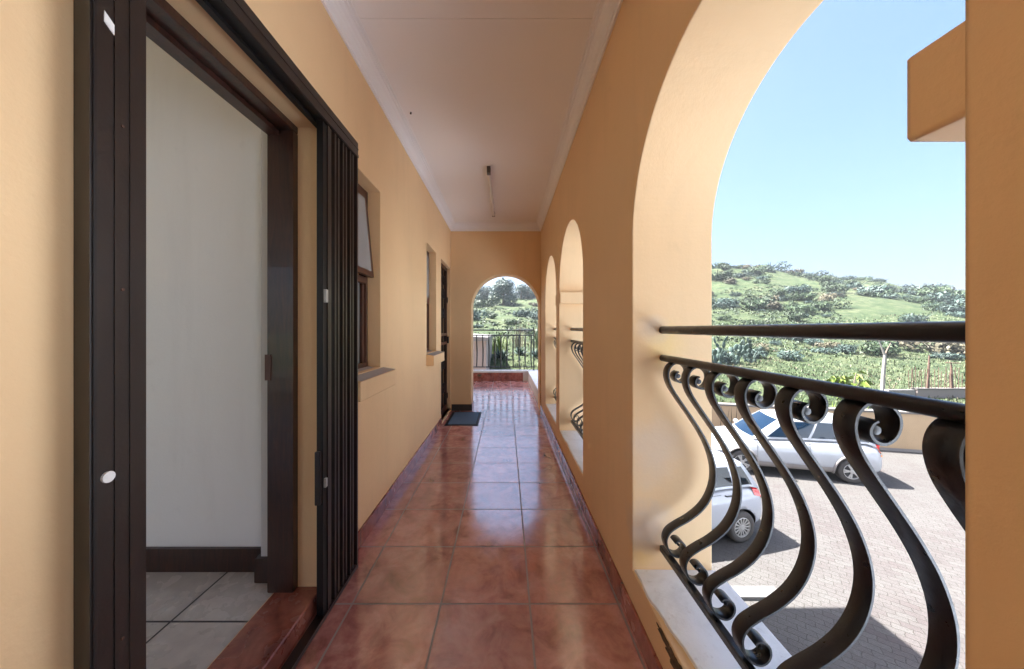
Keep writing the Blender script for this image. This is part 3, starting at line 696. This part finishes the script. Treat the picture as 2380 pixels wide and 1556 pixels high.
def bush_proto(kind, mat, seed):
    rnd = random.Random(seed); m = MB()
    for i in range(rnd.randint(5, 7)):
        a = rnd.uniform(0, 6.28); q = rnd.uniform(.1, .75)
        leaves_into(m, (math.cos(a) * q, math.sin(a) * q, rnd.uniform(.25, .55)), rnd.uniform(.3, .52), 130, .085, rnd)
    for i in range(10):
        a = rnd.uniform(0, 6.28); m.tube([(0, 0, -.2), (.3 * math.cos(a), .3 * math.sin(a), .4), (.7 * math.cos(a), .7 * math.sin(a), .75)], [.03, .02, .008], 4)
    me = m.build("hillside_bush", mat, fix=False); return me
BG = "bushes on the hillside"
protos = [(bush_proto(0, M['leaf'], 1), 'g'), (bush_proto(0, M['leaf_blue'], 2), 'b'), (bush_proto(0, M['leaf'], 3), 'g'), (bush_proto(0, M['leaf_blue'], 4), 'b'), (bush_proto(0, M['leaf_tan'], 5), 't')]
LB = {'g': "dark green leafy bush among others on the grassy hillside", 'b': "bluish green rounded bush among others on the grassy hillside", 't': "dry tan bush among greener ones on the grassy hillside"}
GP = {'g': "dark green bushes on the hillside", 'b': "bluish green bushes on the hillside", 't': "dry tan bushes on the hillside"}
rnd = random.Random(21); used = set(); spots = []
def place_bush(x, y, s, k, sz=1):
    o, t = protos[k]
    if k in used: c = o.copy(); COL.objects.link(c)
    else: c = o; used.add(k)
    c.location = (x, y, ground(x, y) - .08 * s); c.scale = (s, s * rnd.uniform(.8, 1.1), s * sz * rnd.uniform(.75, 1.05)); c.rotation_euler = (0, 0, rnd.uniform(0, 6.28))
    tag(c, LB[t], "bush", GP[t])
n_b = 0
while n_b < 205:
    y = 26 + 66 * rnd.random() ** .75; u = rnd.uniform(.56, 1.42) if rnd.random() < .86 else rnd.uniform(-.12, .11); x = u * y
    if noise.noise(Vector((x * .06, y * .06, 1))) < -.05 and rnd.random() < .8: continue
    if y > 50 and rnd.random() < .2 or True:
        s = rnd.uniform(.6, 1.6) * (1 if rnd.random() < .75 else 1.7) * (.6 + y / 100)
    if u < .2: s *= .8
    place_bush(x, y, s, rnd.choices(range(5), [3, 3, 3, 2, 1.6])[0]); n_b += 1
for i in range(60):
    u = .57 + .88 * i / 59 + rnd.uniform(-.006, .006); y = rnd.uniform(82, 91); place_bush(u * y, y, rnd.uniform(.9, 2.3), rnd.choices(range(5), [3, 3, 3, 2, 2])[0])
# a few larger marked ones
for x, y, s, k in ((51, 60, 2.6, 1), (36, 55, 2.4, 3), (60, 62, 2.4, 0), (29.4, 34.2, 2.0, 1), (36.5, 31.5, 1.7, 3), (40.5, 30, 1.5, 1), (31, 41, 1.4, 0), (63, 66, 2.2, 2), (42, 48, 2.1, 0), (88, 72, 2.4, 2), (91, 70, 2.0, 0), (45.7, 78, 2.6, 1), (72, 80, 2.6, 0), (-4.2, 46, 2.2, 1), (3, 52, 2.3, 1), (4.6, 49, 1.8, 3), (20.5, 29, 1.6, 1), (17.6, 27, 1.3, 3)):
    place_bush(x, y, s, k); lb = {(29.4, 34.2): "large dark bush just below the handrail in the middle of the near arch", (36.5, 31.5): "bluish bush low on the slope, between the pale forked trunk and the rusty palings", (45.7, 78): "large bushy clump on the hill's crest, highest at the left jamb of the near arch"}.get((x, y))
    if lb:
        o_ = sorted((q for q in bpy.data.objects if q.name.startswith('hillside_bush') and abs(q.location.x - x) < 1e-3), key=lambda q: q.name)[-1]; o_['label'] = lb

def tree(name, loc, h, cr, label, mat, seed, nl=900, group=None):
    rnd = random.Random(seed); t = thing(name, (loc[0], loc[1], loc[2] - .15), label, "tree", group)
    m = MB(); m.tube([(0, 0, -.3), (.05 * h, 0, h * .3), (.02 * h, .03 * h, h * .62)], [h * .045, h * .035, h * .02], 8); tips = []
    for i in range(6):
        a = i * 1.05 + rnd.uniform(-.3, .3); e = (math.cos(a) * cr * .55, math.sin(a) * cr * .55, h * (.24 + .26 * (i % 3) + rnd.uniform(-.05, .05)))
        m.tube([(.03 * h, 0, h * .33), (e[0] * .5, e[1] * .5, h * .48), e], [h * .022, h * .014, h * .006], 5); tips.append(e)
    m.build("trunk", M['bark'], t, local=True, fix=False)
    m = MB(); tips += [(0, 0, h * .82)]
    for e in tips: leaves_into(m, e, cr * rnd.uniform(.5, .66), nl // 7, cr * .075, rnd, (1, 1, 1.0), .45)
    m.build("crown", mat, t, local=True, fix=False); return t
def gp(x, y): return (x, y, ground(x, y))
tree("tree", gp(-.8, 76), 5.6, 3.2, "largest dark round tree on the ridge in the middle of the end arch", M['leaf_blue'], 31, 4200)
for i, (x, y, h, c) in enumerate(((-9.0, 84, 3.2, 2.0), (-6.8, 83, 3.8, 2.2), (-4.6, 82, 3.4, 2.0), (3.6, 84, 3.6, 2.0), (5.2, 85, 3.4, 2.1), (7.0, 84, 3.0, 1.8), (9.2, 85, 2.8, 1.7))):
    tree("tree", gp(x, y), h, c, ["leftmost of the three small dark ridge trees left of the largest one", "middle one of the three small dark ridge trees left of the largest one", "small dark ridge tree touching the largest one on its left", "small dark ridge tree first to the right of the largest one", "second small dark ridge tree right of the largest one", "third small dark ridge tree right of the largest one", "last small dark ridge tree at the right jamb of the end arch"][i], M['leaf_blue'], 40 + i, 1800, "small trees on the ridge")

# grass tufts
def blade(mb, p, a, h, lean, w):
    d = Vector((math.cos(a), math.sin(a), 0)); sd_ = Vector((-d.y, d.x, 0)); p = Vector(p)
    q = p + d * lean * .4 + Vector((0, 0, h * .6)); r = p + d * lean + Vector((0, 0, h))
    mb.add([p - sd_ * w, p + sd_ * w, q + sd_ * w * .7, q - sd_ * w * .7, r], [(0, 1, 2, 3), (3, 2, 4)])
rnd = random.Random(5)
for nm, mat, cnt in (("long_grass", M['blade'], 6500), ("dry_grass", M['blade_dry'], 900)):
    m = MB(); k = 0
    while k < cnt:
        y = 13.2 + 30 * rnd.random() ** 1.7; u = rnd.uniform(.50, 1.5) if rnd.random() < .85 else rnd.uniform(-.2, .13); x = u * y
        if y < yw(x) + .45: continue
        if nm == "dry_grass" and noise.noise(Vector((x * .12, y * .12, 9))) < 0: k += .2; continue
        z = ground(x, y); hs = rnd.uniform(.08, .26)
        if y < yw(x) + 3: hs *= 1.9
        for _ in range(4):
            blade(m, (x + rnd.uniform(-.2, .2), y + rnd.uniform(-.2, .2), z - .05), rnd.uniform(0, 6.28), hs * rnd.uniform(.6, 1.2), hs * rnd.uniform(.1, .6), .012 + y * .0011)
        k += 1
    tag(m.build(nm, mat, fix=False), None, None, None, "stuff")

# low scrub patches that read as one cover
rnd = random.Random(77); m = MB(); k = 0
while k < 2600:
    y = 28 + 66 * rnd.random() ** .8; u = rnd.uniform(.54, 1.48) if rnd.random() < .85 else rnd.uniform(-.14, .12); x = u * y
    if noise.noise(Vector((x * .09, y * .09, 5))) < .02: k += .15; continue
    z = ground(x, y); r_ = rnd.uniform(.25, .7)
    for _ in range(14):
        a = rnd.uniform(0, 6.28); q = r_ * rnd.random(); p = Vector((x + q * math.cos(a), y + q * math.sin(a), z + rnd.random() * .35 * r_ + .03)); d = Vector((rnd.uniform(-1, 1), rnd.uniform(-1, 1), rnd.uniform(.2, 1))).normalized(); e = d.orthogonal().normalized(); f = d.cross(e); w_ = rnd.uniform(.07, .16)
        m.add([p - e * w_, p + f * w_ * .6, p + e * w_, p - f * w_ * .6], [(0, 1, 2, 3)])
    k += 1
tag(m.build("low_scrub", M['leaf'], fix=False), None, None, None, "stuff")

# reeds and dry stalks in clumps just behind the boundary wall
def clump(name, x, y, h, n, mat, label, cat, seed, w=.02, spread=.5, lean=.35, z=None):
    rnd = random.Random(seed); m = MB()
    for _ in range(n):
        a = rnd.uniform(0, 6.28); r = rnd.random() * spread
        blade(m, (r * math.cos(a), r * math.sin(a), -.1), a + rnd.uniform(-.6, .6), h * rnd.uniform(.6, 1.1), h * lean * rnd.uniform(.2, 1.3), w * rnd.uniform(.7, 1.3))
    o = m.build(name, mat, fix=False); o.location = (x, y, ground(x, y) if z is None else z); return tag(o, label, cat)
def wy(x, d): return yw(x) + d
clump("reed_clump", 11.0, wy(11.0, 1.0), 1.35, 90, M['blade'], "bright green reed clump above the wall behind the crossover's roof", "reeds", 1, .03, .9)
clump("reed_clump", 12.2, wy(12.2, 1.1), 1.45, 80, M['leaf_yellow'], "yellow green reed clump over the wall, right of the brighter green one", "reeds", 2, .03, .8)
clump("dry_reed_clump", 8.7, wy(8.7, .9), 1.5, 110, M['blade_dry'], "straw coloured dry reed clump over the wall at the left of the near arch view", "reeds", 3, .018, 1.0, .2)
clump("dry_reed_clump", 9.7, wy(9.7, .9), 1.35, 80, M['blade_dry'], "straw coloured dry reeds above the crossover's windscreen", "reeds", 4, .018, .8, .2)
# broad-leaved yellow-green tree
rnd = random.Random(8)
lx, ly = 16.9, 16.6; t = thing("leafy_tree", (lx, ly, ground(lx, ly)), "bright yellow green broad leaved small tree above the wall, left of the pale forked pole", "tree")
m = MB(); stems = []
for i in range(7):
    a = rnd.uniform(0, 6.28); tx, ty, tz = math.cos(a) * rnd.uniform(.2, .6), math.sin(a) * .5, rnd.uniform(1.1, 2.0); stems.append((tx, ty, tz))
    m.tube([(0, 0, -.1), (tx * .4, ty * .4, tz * .5), (tx, ty, tz)], [.05, .035, .02], 6)
m.build("trunk", M['bark'], t, local=True, fix=False)
m = MB()
for (tx, ty, tz) in stems:
    for k in range(34):
        a = rnd.uniform(0, 6.28); L = rnd.uniform(.25, .55); up = rnd.uniform(-.35, .5); d = Vector((math.cos(a), math.sin(a), 0)); s_ = Vector((-d.y, d.x, 0)); p = Vector((tx, ty, tz - rnd.random() * .8))
        q = p + d * L * .5 + Vector((0, 0, up * L)); r = p + d * L + Vector((0, 0, up * L - L * .45)); w_ = .055
        m.add([p, q + s_ * w_, r, q - s_ * w_], [(0, 1, 2), (0, 2, 3)])
m.build("crown", M['leaf_yellow'], t, local=True, fix=False)
# forked dead trunk
fx, fy = 20.8, 18.6; t = thing("dead_tree", (fx, fy, ground(fx, fy)), "pale bleached bare trunk forking into two thin branches behind the wall", "tree")
m = MB(); zt_ = EYE * K - 1.45 - ground(fx, fy); m.tube([(-.1, 0, -.2), (-.05, 0, zt_ * .5), (.05, 0, zt_)], [.10, .085, .07], 8); m.build("trunk", M['pale_bark'], t, local=True)
m = MB(); m.tube([(.05, 0, zt_ - .03), (-.10, 0, zt_ + .35), (-.30, 0, zt_ + .85)], [.06, .045, .02], 6); m.build("branch", M['pale_bark'], t, local=True)
m = MB(); m.tube([(.05, 0, zt_ - .03), (.16, 0, zt_ + .3), (.38, 0, zt_ + .7)], [.05, .035, .012], 6); m.build("branch", M['bark'], t, local=True)
# prickly pears
def pear(x, y, sc_, seed, label):
    rnd = random.Random(seed); m = MB()
    def pad(p, ax, r, yaw):
        c = p + ax * r; sd_ = Vector((math.cos(yaw), math.sin(yaw), 0)); nr = ax.cross(sd_).normalized(); sd_ = nr.cross(ax).normalized()
        def F(u, v):
            th = math.pi * v; ph = 2 * math.pi * u
            return tuple(c - ax * r * math.cos(th) + sd_ * r * .68 * math.sin(th) * math.cos(ph) + nr * r * .16 * math.sin(th) * math.sin(ph))
        m.grid(F, 10, 7); return c + ax * r * .9
    m.tube([(0, 0, -.3), (0, 0, -.06)], [.42 * sc_, .40 * sc_], 10)
    for i in range(7):
        a = rnd.uniform(0, 6.28); p = Vector((math.cos(a) * .3, math.sin(a) * .3, -.1)) * sc_
        for k in range(rnd.randint(3, 5)):
            ax = Vector((math.cos(a) * rnd.uniform(-.1, .8), math.sin(a) * rnd.uniform(-.1, .6), 1)).normalized(); yaw = rnd.uniform(-.8, .8)
            p = pad(p, ax, rnd.uniform(.17, .26) * sc_, yaw)
    o = m.build("prickly_pear", M['cactus'], smooth=True); o.location = gp(x, y); tag(o, label, "cactus")
pear(16.0, 26, 1.15, 1, "tall prickly pear cactus at the left jamb, just under the handrail")
pear(17.6, 26.5, 1.1, 2, "grey blue prickly pear cactus second from the left jamb under the handrail")
pear(19.6, 27, 1.0, 3, "prickly pear cactus with dark gaps, rightmost of the three under the handrail")
# agaves beyond the terrace railing
def agave(x, y, r, seed, label, n=26):
    rnd = random.Random(seed); m = MB()
    for i in range(n):
        a = i * 2.4; e = R(25 + 55 * i / n); L = r * rnd.uniform(.8, 1.1); d = Vector((math.cos(a) * math.cos(e), math.sin(a) * math.cos(e), math.sin(e))); s_ = Vector((-math.sin(a), math.cos(a), 0)); up = d.cross(s_) * -1
        def F(u, v): 
            w_ = .11 * L * (math.sin(math.pi * min(1, v * .75 + .22)) if v < .97 else 0.02)
            return tuple(d * L * v + s_ * w_ * (2 * u - 1) + up * (w_ * .5 * (2 * u - 1) ** 2 + .12 * L * v * v))
        m.grid(F, 3, 6)
    o = m.build("agave", M['cactus'], smooth=True, fix=False); o.location = (x, y, ground(x, y)); tag(o, label, "agave")
agave(-.25, 19.0, .72, 1, "large blue grey agave behind the terrace railing, left of centre")
agave(.85, 20.5, .6, 2, "smaller agave behind the terrace railing, right of the large one")
agave(1.75, 19.5, .6, 3, "agave at the right end of the terrace railing beside its post")
clump("reed_clump", -.45, 21.5, 1.35, 70, M['leaf_yellow'], "bright green reeds behind the large agave beyond the terrace railing", "reeds", 7, .04, .5)
clump("dry_reed_clump", .9, 24, 1.9, 60, M['blade_dry'], "dry stalks behind the terrace railing at its middle", "reeds", 9, .02, 1.0, .25)
clump("reed_clump", 2.3, 24, 1.5, 60, M['blade'], "green reeds right of the dry stalks beyond the terrace railing", "reeds", 10, .03, .6)

# ------------------------------------------------------------------ cars
def car(loc, rz, L, W, H, wb, ro, r, st, gh, label, paint, glass, clad, spokes):
    """x runs from the rear bumper (0) to the front (L); the origin lies under the rear bumper on the centre line"""
    t = thing("parked_car", loc, label, "car", None, rz); hw = W / 2
    def stat(x):
        for a, b in zip(st, st[1:]):
            if a[0] <= x <= b[0]:
                q = (x - a[0]) / (b[0] - a[0]); return [lerp(a[i], b[i], q) for i in (1, 2, 3)]
        return list(st[-1][1:] if x > st[-1][0] else st[0][1:])
    SEC = [(0, 0), (.80, 0), (.93, .05), (.985, .17), (1.0, .40), (.992, .62), (.965, .80), (.90, .94), (.62, .995), (0, 1.03)]
    def yside(x, z):
        zb, zt, wf = stat(x); q = (z - zb) / (zt - zb)
        for a, b in zip(SEC[1:], SEC[2:]):
            if a[1] <= q <= b[1] and b[1] > a[1]: return hw * wf * lerp(a[0], b[0], (q - a[1]) / (b[1] - a[1]))
        return hw * wf
    m = MB(); n = len(SEC) * 2 - 2; xs_ = []
    for a, b in zip(st, st[1:]):
        k = max(1, round((b[0] - a[0]) / .14)); xs_ += [a[0] + (b[0] - a[0]) * i / k for i in range(k)]
    xs_.append(st[-1][0]); vs = []
    for x in xs_:
        zb, zt, wf = stat(x); H_ = zt - zb
        ring = [(x, hw * wf * a, zb + H_ * b) for a, b in SEC] + [(x, -hw * wf * a, zb + H_ * b) for a, b in SEC[-2:0:-1]]; vs += ring
    fs = [(i * n + k, i * n + (k + 1) % n, (i + 1) * n + (k + 1) % n, (i + 1) * n + k) for i in range(len(xs_) - 1) for k in range(n)]
    fs += [tuple(range(n)), tuple(range((len(xs_) - 1) * n, len(xs_) * n))]
    m.add(vs, fs); body = m.build("body", [paint, M['black']], t, local=True, smooth=True)
    ss = body.modifiers.new("s", 'SUBSURF'); ss.levels = ss.render_levels = 1
    cuts = []
    for ax in (ro, ro + wb):
        for sd_ in (1, -1):
            c = MB(); c.lathe_y([(0.0001, 0), (r + .055, 0), (r + .055, .5), (.0001, .5)], 40, (ax, (hw - .30) if sd_ > 0 else -hw - .2, r))
            co = c.build("cut", M['black'], None); cuts.append(co)
            bo = body.modifiers.new("b", 'BOOLEAN'); bo.operation = 'DIFFERENCE'; bo.object = co; bo.solver = 'EXACT'
    for co in cuts: co.parent = t
    bpy.context.view_layer.update(); dg = bpy.context.evaluated_depsgraph_get(); ev = body.evaluated_get(dg)
    me = bpy.data.meshes.new_from_object(ev); body.modifiers.clear(); body.data = me
    me.materials.clear(); me.materials.append(paint); me.materials.append(M['black'])
    for p in me.polygons:
        c = p.center; ins = any(math.hypot(c.x - ax, c.z - r) < r + .0575 for ax in (ro, ro + wb)) and abs(c.y) < hw * 1.1
        p.material_index = 1 if (ins or c.z < .24) else 0; p.use_smooth = not ins
    for co in cuts: bpy.data.objects.remove(co)
    # greenhouse
    br, bf, tr2, tf, wbs, wts, zr = gh
    def ringpt(s_, v):                       # s_ 0..4 around: right side, front, left side, rear
        k = int(s_) % 4; q = s_ - int(s_)
        xa, xb = lerp(br, tr2, v), lerp(bf, tf, v); y_ = lerp(wbs, wts, v); bow = .035 * math.sin(math.pi * v * .9)
        zr_ = zr - .05 - .035 * (0 if k % 2 == 0 else 0)
        fb = .10 * (1 - v * .5)              # plan curvature of front and rear
        if k == 0: x, y = lerp(xa, xb, q), -y_ - bow * math.sin(math.pi * q) ** .5
        elif k == 1: x, y = xb + fb * math.sin(math.pi * q) , lerp(-y_, y_, q)
        elif k == 2: x, y = lerp(xb, xa, q), y_ + bow * math.sin(math.pi * q) ** .5
        else: x, y = xa - fb * .7 * math.sin(math.pi * q), lerp(y_, -y_, q)
        zb_ = stat(max(0.1, min(L - .1, x)))[1] - .02
        if k in (1, 3): zb_ = stat(max(.1, min(L - .1, xb if k == 1 else xa)))[1] - .02
        arc = .045 * math.sin(math.pi * max(0, min(1, (x - tr2) / (tf - tr2))))
        zt2 = zr - .05 + (arc - .02 if True else 0)
        return (x, y, lerp(zb_, zt2, v))
    m = MB(); m.grid(lambda u, v: ringpt(min(u * 4, 3.99999), v), 48, 8)
    def roofpt(u, v):
        a = ringpt(u * .99999, 1); b = ringpt(2 + (1 - u) * .99999, 1); x, y, z = (lerp(a[i], b[i], v) for i in range(3))
        e = .10 * .5 * math.sin(math.pi * v); x += e * (max(0, (u - .7) / .3) ** 2) - .7 * e * (max(0, (.3 - u) / .3) ** 2)
        return (x, y, z + .05 * (math.sin(math.pi * v) ** .6) * (math.sin(math.pi * (u * .9 + .05)) ** .4))
    m.grid(roofpt, 16, 12)
    cab = m.build("cabin", paint, t, local=True, smooth=True)
    def panel(name, s0, s1, v0, v1, off=.006, skew=0):
        m = MB()
        def F(u, v):
            q = lerp(s0, s1, u); vv = lerp(v0, v1, v); q += skew * (1 - v) * 0
            p = Vector(ringpt(q, vv)); c = Vector(((br + bf) / 2, 0, p.z - .25)); k = int(q)
            d = {0: Vector((0, -1, .3)), 1: Vector((.8, 0, .6)), 2: Vector((0, 1, .3)), 3: Vector((-.9, 0, .3))}[k].normalized(); return tuple(p + d * off)
        m.grid(F, 10, 6); return m.build(name, glass, t, local=True, smooth=True)
    for k in (0, 2):
        for a, b in ((.05, .20), (.225, .52), (.545, .90)):
            if k == 2: a, b = 1 - b, 1 - a
            panel("window", k + a, k + b, .10, .86)
    panel("windscreen", 1.06, 1.94, .06, .93); panel("rear_window", 3.10, 3.90, .15, .86)
    # wheels
    for ax in (ro, ro + wb):
        for sd_ in (1, -1):
            y0 = sd_ * (hw - .015); m = MB()
            prof = [(r * .60, -.0), (r * .66, .012), (r * .80, .016), (r * .94, .006), (r, -.03), (r, -.17), (r * .9, -.2), (r * .6, -.2)]
            m.lathe_y([(a, b * sd_) for a, b in prof], 40, (ax, y0, r)); ty = m.build("wheel", M['tyre'], t, local=True, smooth=True)
            m = MB(); m.lathe_y([(r * .64, .004 * sd_), (r * .60, .010 * sd_), (r * .57, -.01 * sd_), (r * .56, -.06 * sd_)], 40, (ax, y0, r))
            ns = 14 if spokes == 'fan' else 5
            for i in range(ns):
                for dd in ((0,) if spokes == 'fan' else (-.16, .16)):
                    a = 2 * math.pi * i / ns; a2 = a + dd; a1 = a + dd * .35; wdt = .0085 if spokes == 'fan' else .013
                    p0 = Vector((ax + math.cos(a1) * r * .10, y0 + sd_ * .002, r + math.sin(a1) * r * .10)); p1 = Vector((ax + math.cos(a2) * r * .60, y0 + sd_ * .006, r + math.sin(a2) * r * .60))
                    dv = (p1 - p0).normalized(); sv = Vector((-dv.z, 0, dv.x)); yv = Vector((0, sd_ * .012, 0))
                    c1 = [p0 - sv * wdt, p0 + sv * wdt, p1 + sv * wdt * 1.5, p1 - sv * wdt * 1.5]
                    m.add([q for q in c1] + [q - yv for q in c1], [(0, 1, 2, 3), (4, 7, 6, 5), (0, 4, 5, 1), (1, 5, 6, 2), (2, 6, 7, 3), (3, 7, 4, 0)])
            m.lathe_y([(.0001, .014 * sd_), (r * .14, .012 * sd_), (r * .18, 0)], 20, (ax, y0, r)); m.build("rim", M['rim'], ty, local=True, angle=.6)
            m = MB(); m.lathe_y([(.0001, -.022 * sd_), (r * .6, -.022 * sd_)], 32, (ax, y0, r)); m.build("wheel_backing", M['rimdark'], ty, local=True)
    # door seams, handles, trims
    m = MB()
    def seam(pts): m.tube([(x, -(yside(x, z) + .0005), z) for x, z in pts], .0035, 5, False); m.tube([(x, (yside(x, z) + .0005), z) for x, z in pts], .0035, 5, False)
    zt1 = stat(ro + .3)[1]
    for xd_ in (br + (bf - br) * .21 + .08, br + (bf - br) * .53, br + (bf - br) * .97):
        seam([(xd_ + (.10 if z < r * 1.9 and xd_ < ro + .5 else 0) * 0, z) for z in [.36 + (stat(xd_)[1] - .45) * i / 12 for i in range(13)]])
    seam([(br + (bf - br) * .21 + .08 + (bf - br) * .76 * i / 20, .36) for i in range(21)])
    seam([(x_, stat(x_)[1] * .90) for x_ in [ro + .45 + (wb - .6) * i / 16 for i in range(17)]])
    m.build("door_seams", M['black'], t, local=True)
    for sd_ in (1, -1):
        for q in (.27, .58):
            x = br + (bf - br) * q; z = stat(x)[1] - .13; y = yside(x, z); m = MB(); m.tube([(x - .10, sd_ * (y - .01), z), (x - .08, sd_ * (y + .022), z), (x + .08, sd_ * (y + .022), z), (x + .10, sd_ * (y - .01), z)], .014, 8); m.build("door_handle", paint if clad else M['black'], t, local=True)
        xm = bf - .16; zm = stat(xm)[1] + .06; m = MB()
        m.grid(lambda u, v: (xm + .07 * math.sin(math.pi * v) * math.cos(6.2832 * u), sd_ * (hw + .04) + sd_ * .10 * -math.cos(math.pi * v), zm + .065 * math.sin(math.pi * v) * math.sin(6.2832 * u)), 14, 8); m.build("mirror", paint, t, local=True, smooth=True)
        # lamps wrapped round the corners
        def lamp(name, mat, x0, x1, z0f, z1f, off=.008):
            m = MB()
            def F(u, v):
                x = lerp(x0, x1, u); zb, zt, wf = stat(x); z = lerp(z0f(u), z1f(u), v); return (x, sd_ * (yside(x, min(z, zt - .02)) + off), z)
            m.grid(F, 8, 6); return m.build(name, mat, t, local=True, smooth=True)
        lamp("tail_lamp", M['redlens'], .015 if clad else .045, .12 if clad else .30, lambda u: .80 + .08 * u, lambda u: 1.02 + .02 * u if u < .8 else 1.0)
        lamp("indicator", M['orangelens'], .03, .10, lambda u: .76, lambda u: .80)
        lamp("headlamp", M['clearlens'], L - .52, L - .06, lambda u: .60 + .0 * u, lambda u: .76 - .08 * u)
        if clad:
            m = MB()
            for ax in (ro, ro + wb):
                P = [(ax + (r + .075) * math.cos(a), sd_ * (yside(ax + (r + .075) * math.cos(a), max(.25, r + (r + .075) * math.sin(a))) + .002), r + (r + .075) * math.sin(a)) for a in [math.pi * (-.08 + 1.16 * i / 26) for i in range(27)]]
                m.tube(P, .030, 6)
            m.build("wheel_arch_trim", M['clad'], t, local=True, smooth=True)
            m = MB(); x0, x1 = ro + r + .07, ro + wb - r - .07
            m.grid(lambda u, v: (lerp(x0, x1, u), sd_ * (yside(lerp(x0, x1, u), .24 + .16 * v) + .012), .23 + .17 * v), 12, 4); m.build("sill_cladding", M['clad'], t, local=True, smooth=True)
    # rear bumper plate recess and roof aerial
    m = MB(); m.tube([(tr2 + .15, 0, zr), (tr2 + .02, 0, zr + .16)], [.006, .003], 5); m.build("aerial", M['black'], t, local=True)
    return t
def carloc(ax, ay, rz, ro, hw):        # from the near-side rear wheel's contact point; car points along rz
    f = Vector((math.cos(rz), math.sin(rz), 0)); left = Vector((-f.y, f.x, 0)); return f, left
ST1 = [(0, .46, .74, .78), (.04, .34, .90, .90), (.14, .28, 1.02, .955), (.40, .23, 1.09, .985), (1.0, .22, 1.10, 1.0), (1.9, .22, 1.07, 1.0), (2.7, .22, 1.03, 1.0), (3.15, .22, 1.00, .985), (3.55, .24, .93, .965), (3.85, .27, .83, .92), (4.03, .33, .70, .83), (4.12, .42, .60, .70)]
rz = R(165); ro = .74; W_ = 1.76; f = Vector((math.cos(rz), math.sin(rz), 0)); lf = Vector((-f.y, f.x, 0))
wc = Vector((9.30, 9.12, gz)); org = wc - f * ro - lf * (W_ / 2 - .08) * 1
# the side facing the building is the car's left when it points to -x
o1 = car(tuple(org), rz, 4.12, W_, 1.60, 2.58, ro, .325, ST1, (.16, 3.02, .42, 2.25, .775, .60, 1.64),
    "white compact crossover with grey wheel arch trim parked along the boundary wall", M['carwhite'], M['carglass'], True, 'star')
ST2 = [(0, .44, .72, .80), (.04, .32, .88, .90), (.13, .27, 1.00, .955), (.36, .21, 1.05, .985), (1.0, .20, 1.06, 1.0), (1.9, .20, 1.03, 1.0), (2.7, .20, .99, 1.0), (3.15, .20, .96, .985), (3.5, .22, .90, .965), (3.78, .26, .80, .92), (3.95, .32, .68, .83), (4.02, .40, .58, .70)]
rz = R(193); ro = .62; W_ = 1.72; f = Vector((math.cos(rz), math.sin(rz), 0)); lf = Vector((-f.y, f.x, 0))
wc = Vector((4.57, 6.62, gz)); org = wc - f * ro - lf * (W_ / 2 - .08)
o2 = car(tuple(org), rz, 4.02, W_, 1.50, 2.55, ro, .30, ST2, (.12, 2.95, .36, 2.15, .76, .59, 1.50),
    "silver white hatchback parked nearest the building, only its tail with red lamp showing", M['carsilver'], M['carglass2'], False, 'fan')

# ------------------------------------------------------------------ air
hz = bpy.data.materials.new("haze_air"); hz.use_nodes = True; t_ = hz.node_tree
t_.nodes.remove(t_.nodes["Principled BSDF"]); pv = t_.nodes.new("ShaderNodeVolumePrincipled")
pv.inputs['Color'].default_value = (.86, .93, 1, 1); pv.inputs['Density'].default_value = .0005
t_.links.new(pv.outputs[0], t_.nodes["Material Output"].inputs['Volume'])
m = MB(); m.box(-905, 1205, -305, 1005, -20, 30); tag(m.build("haze", hz), None, None, None, "stuff")
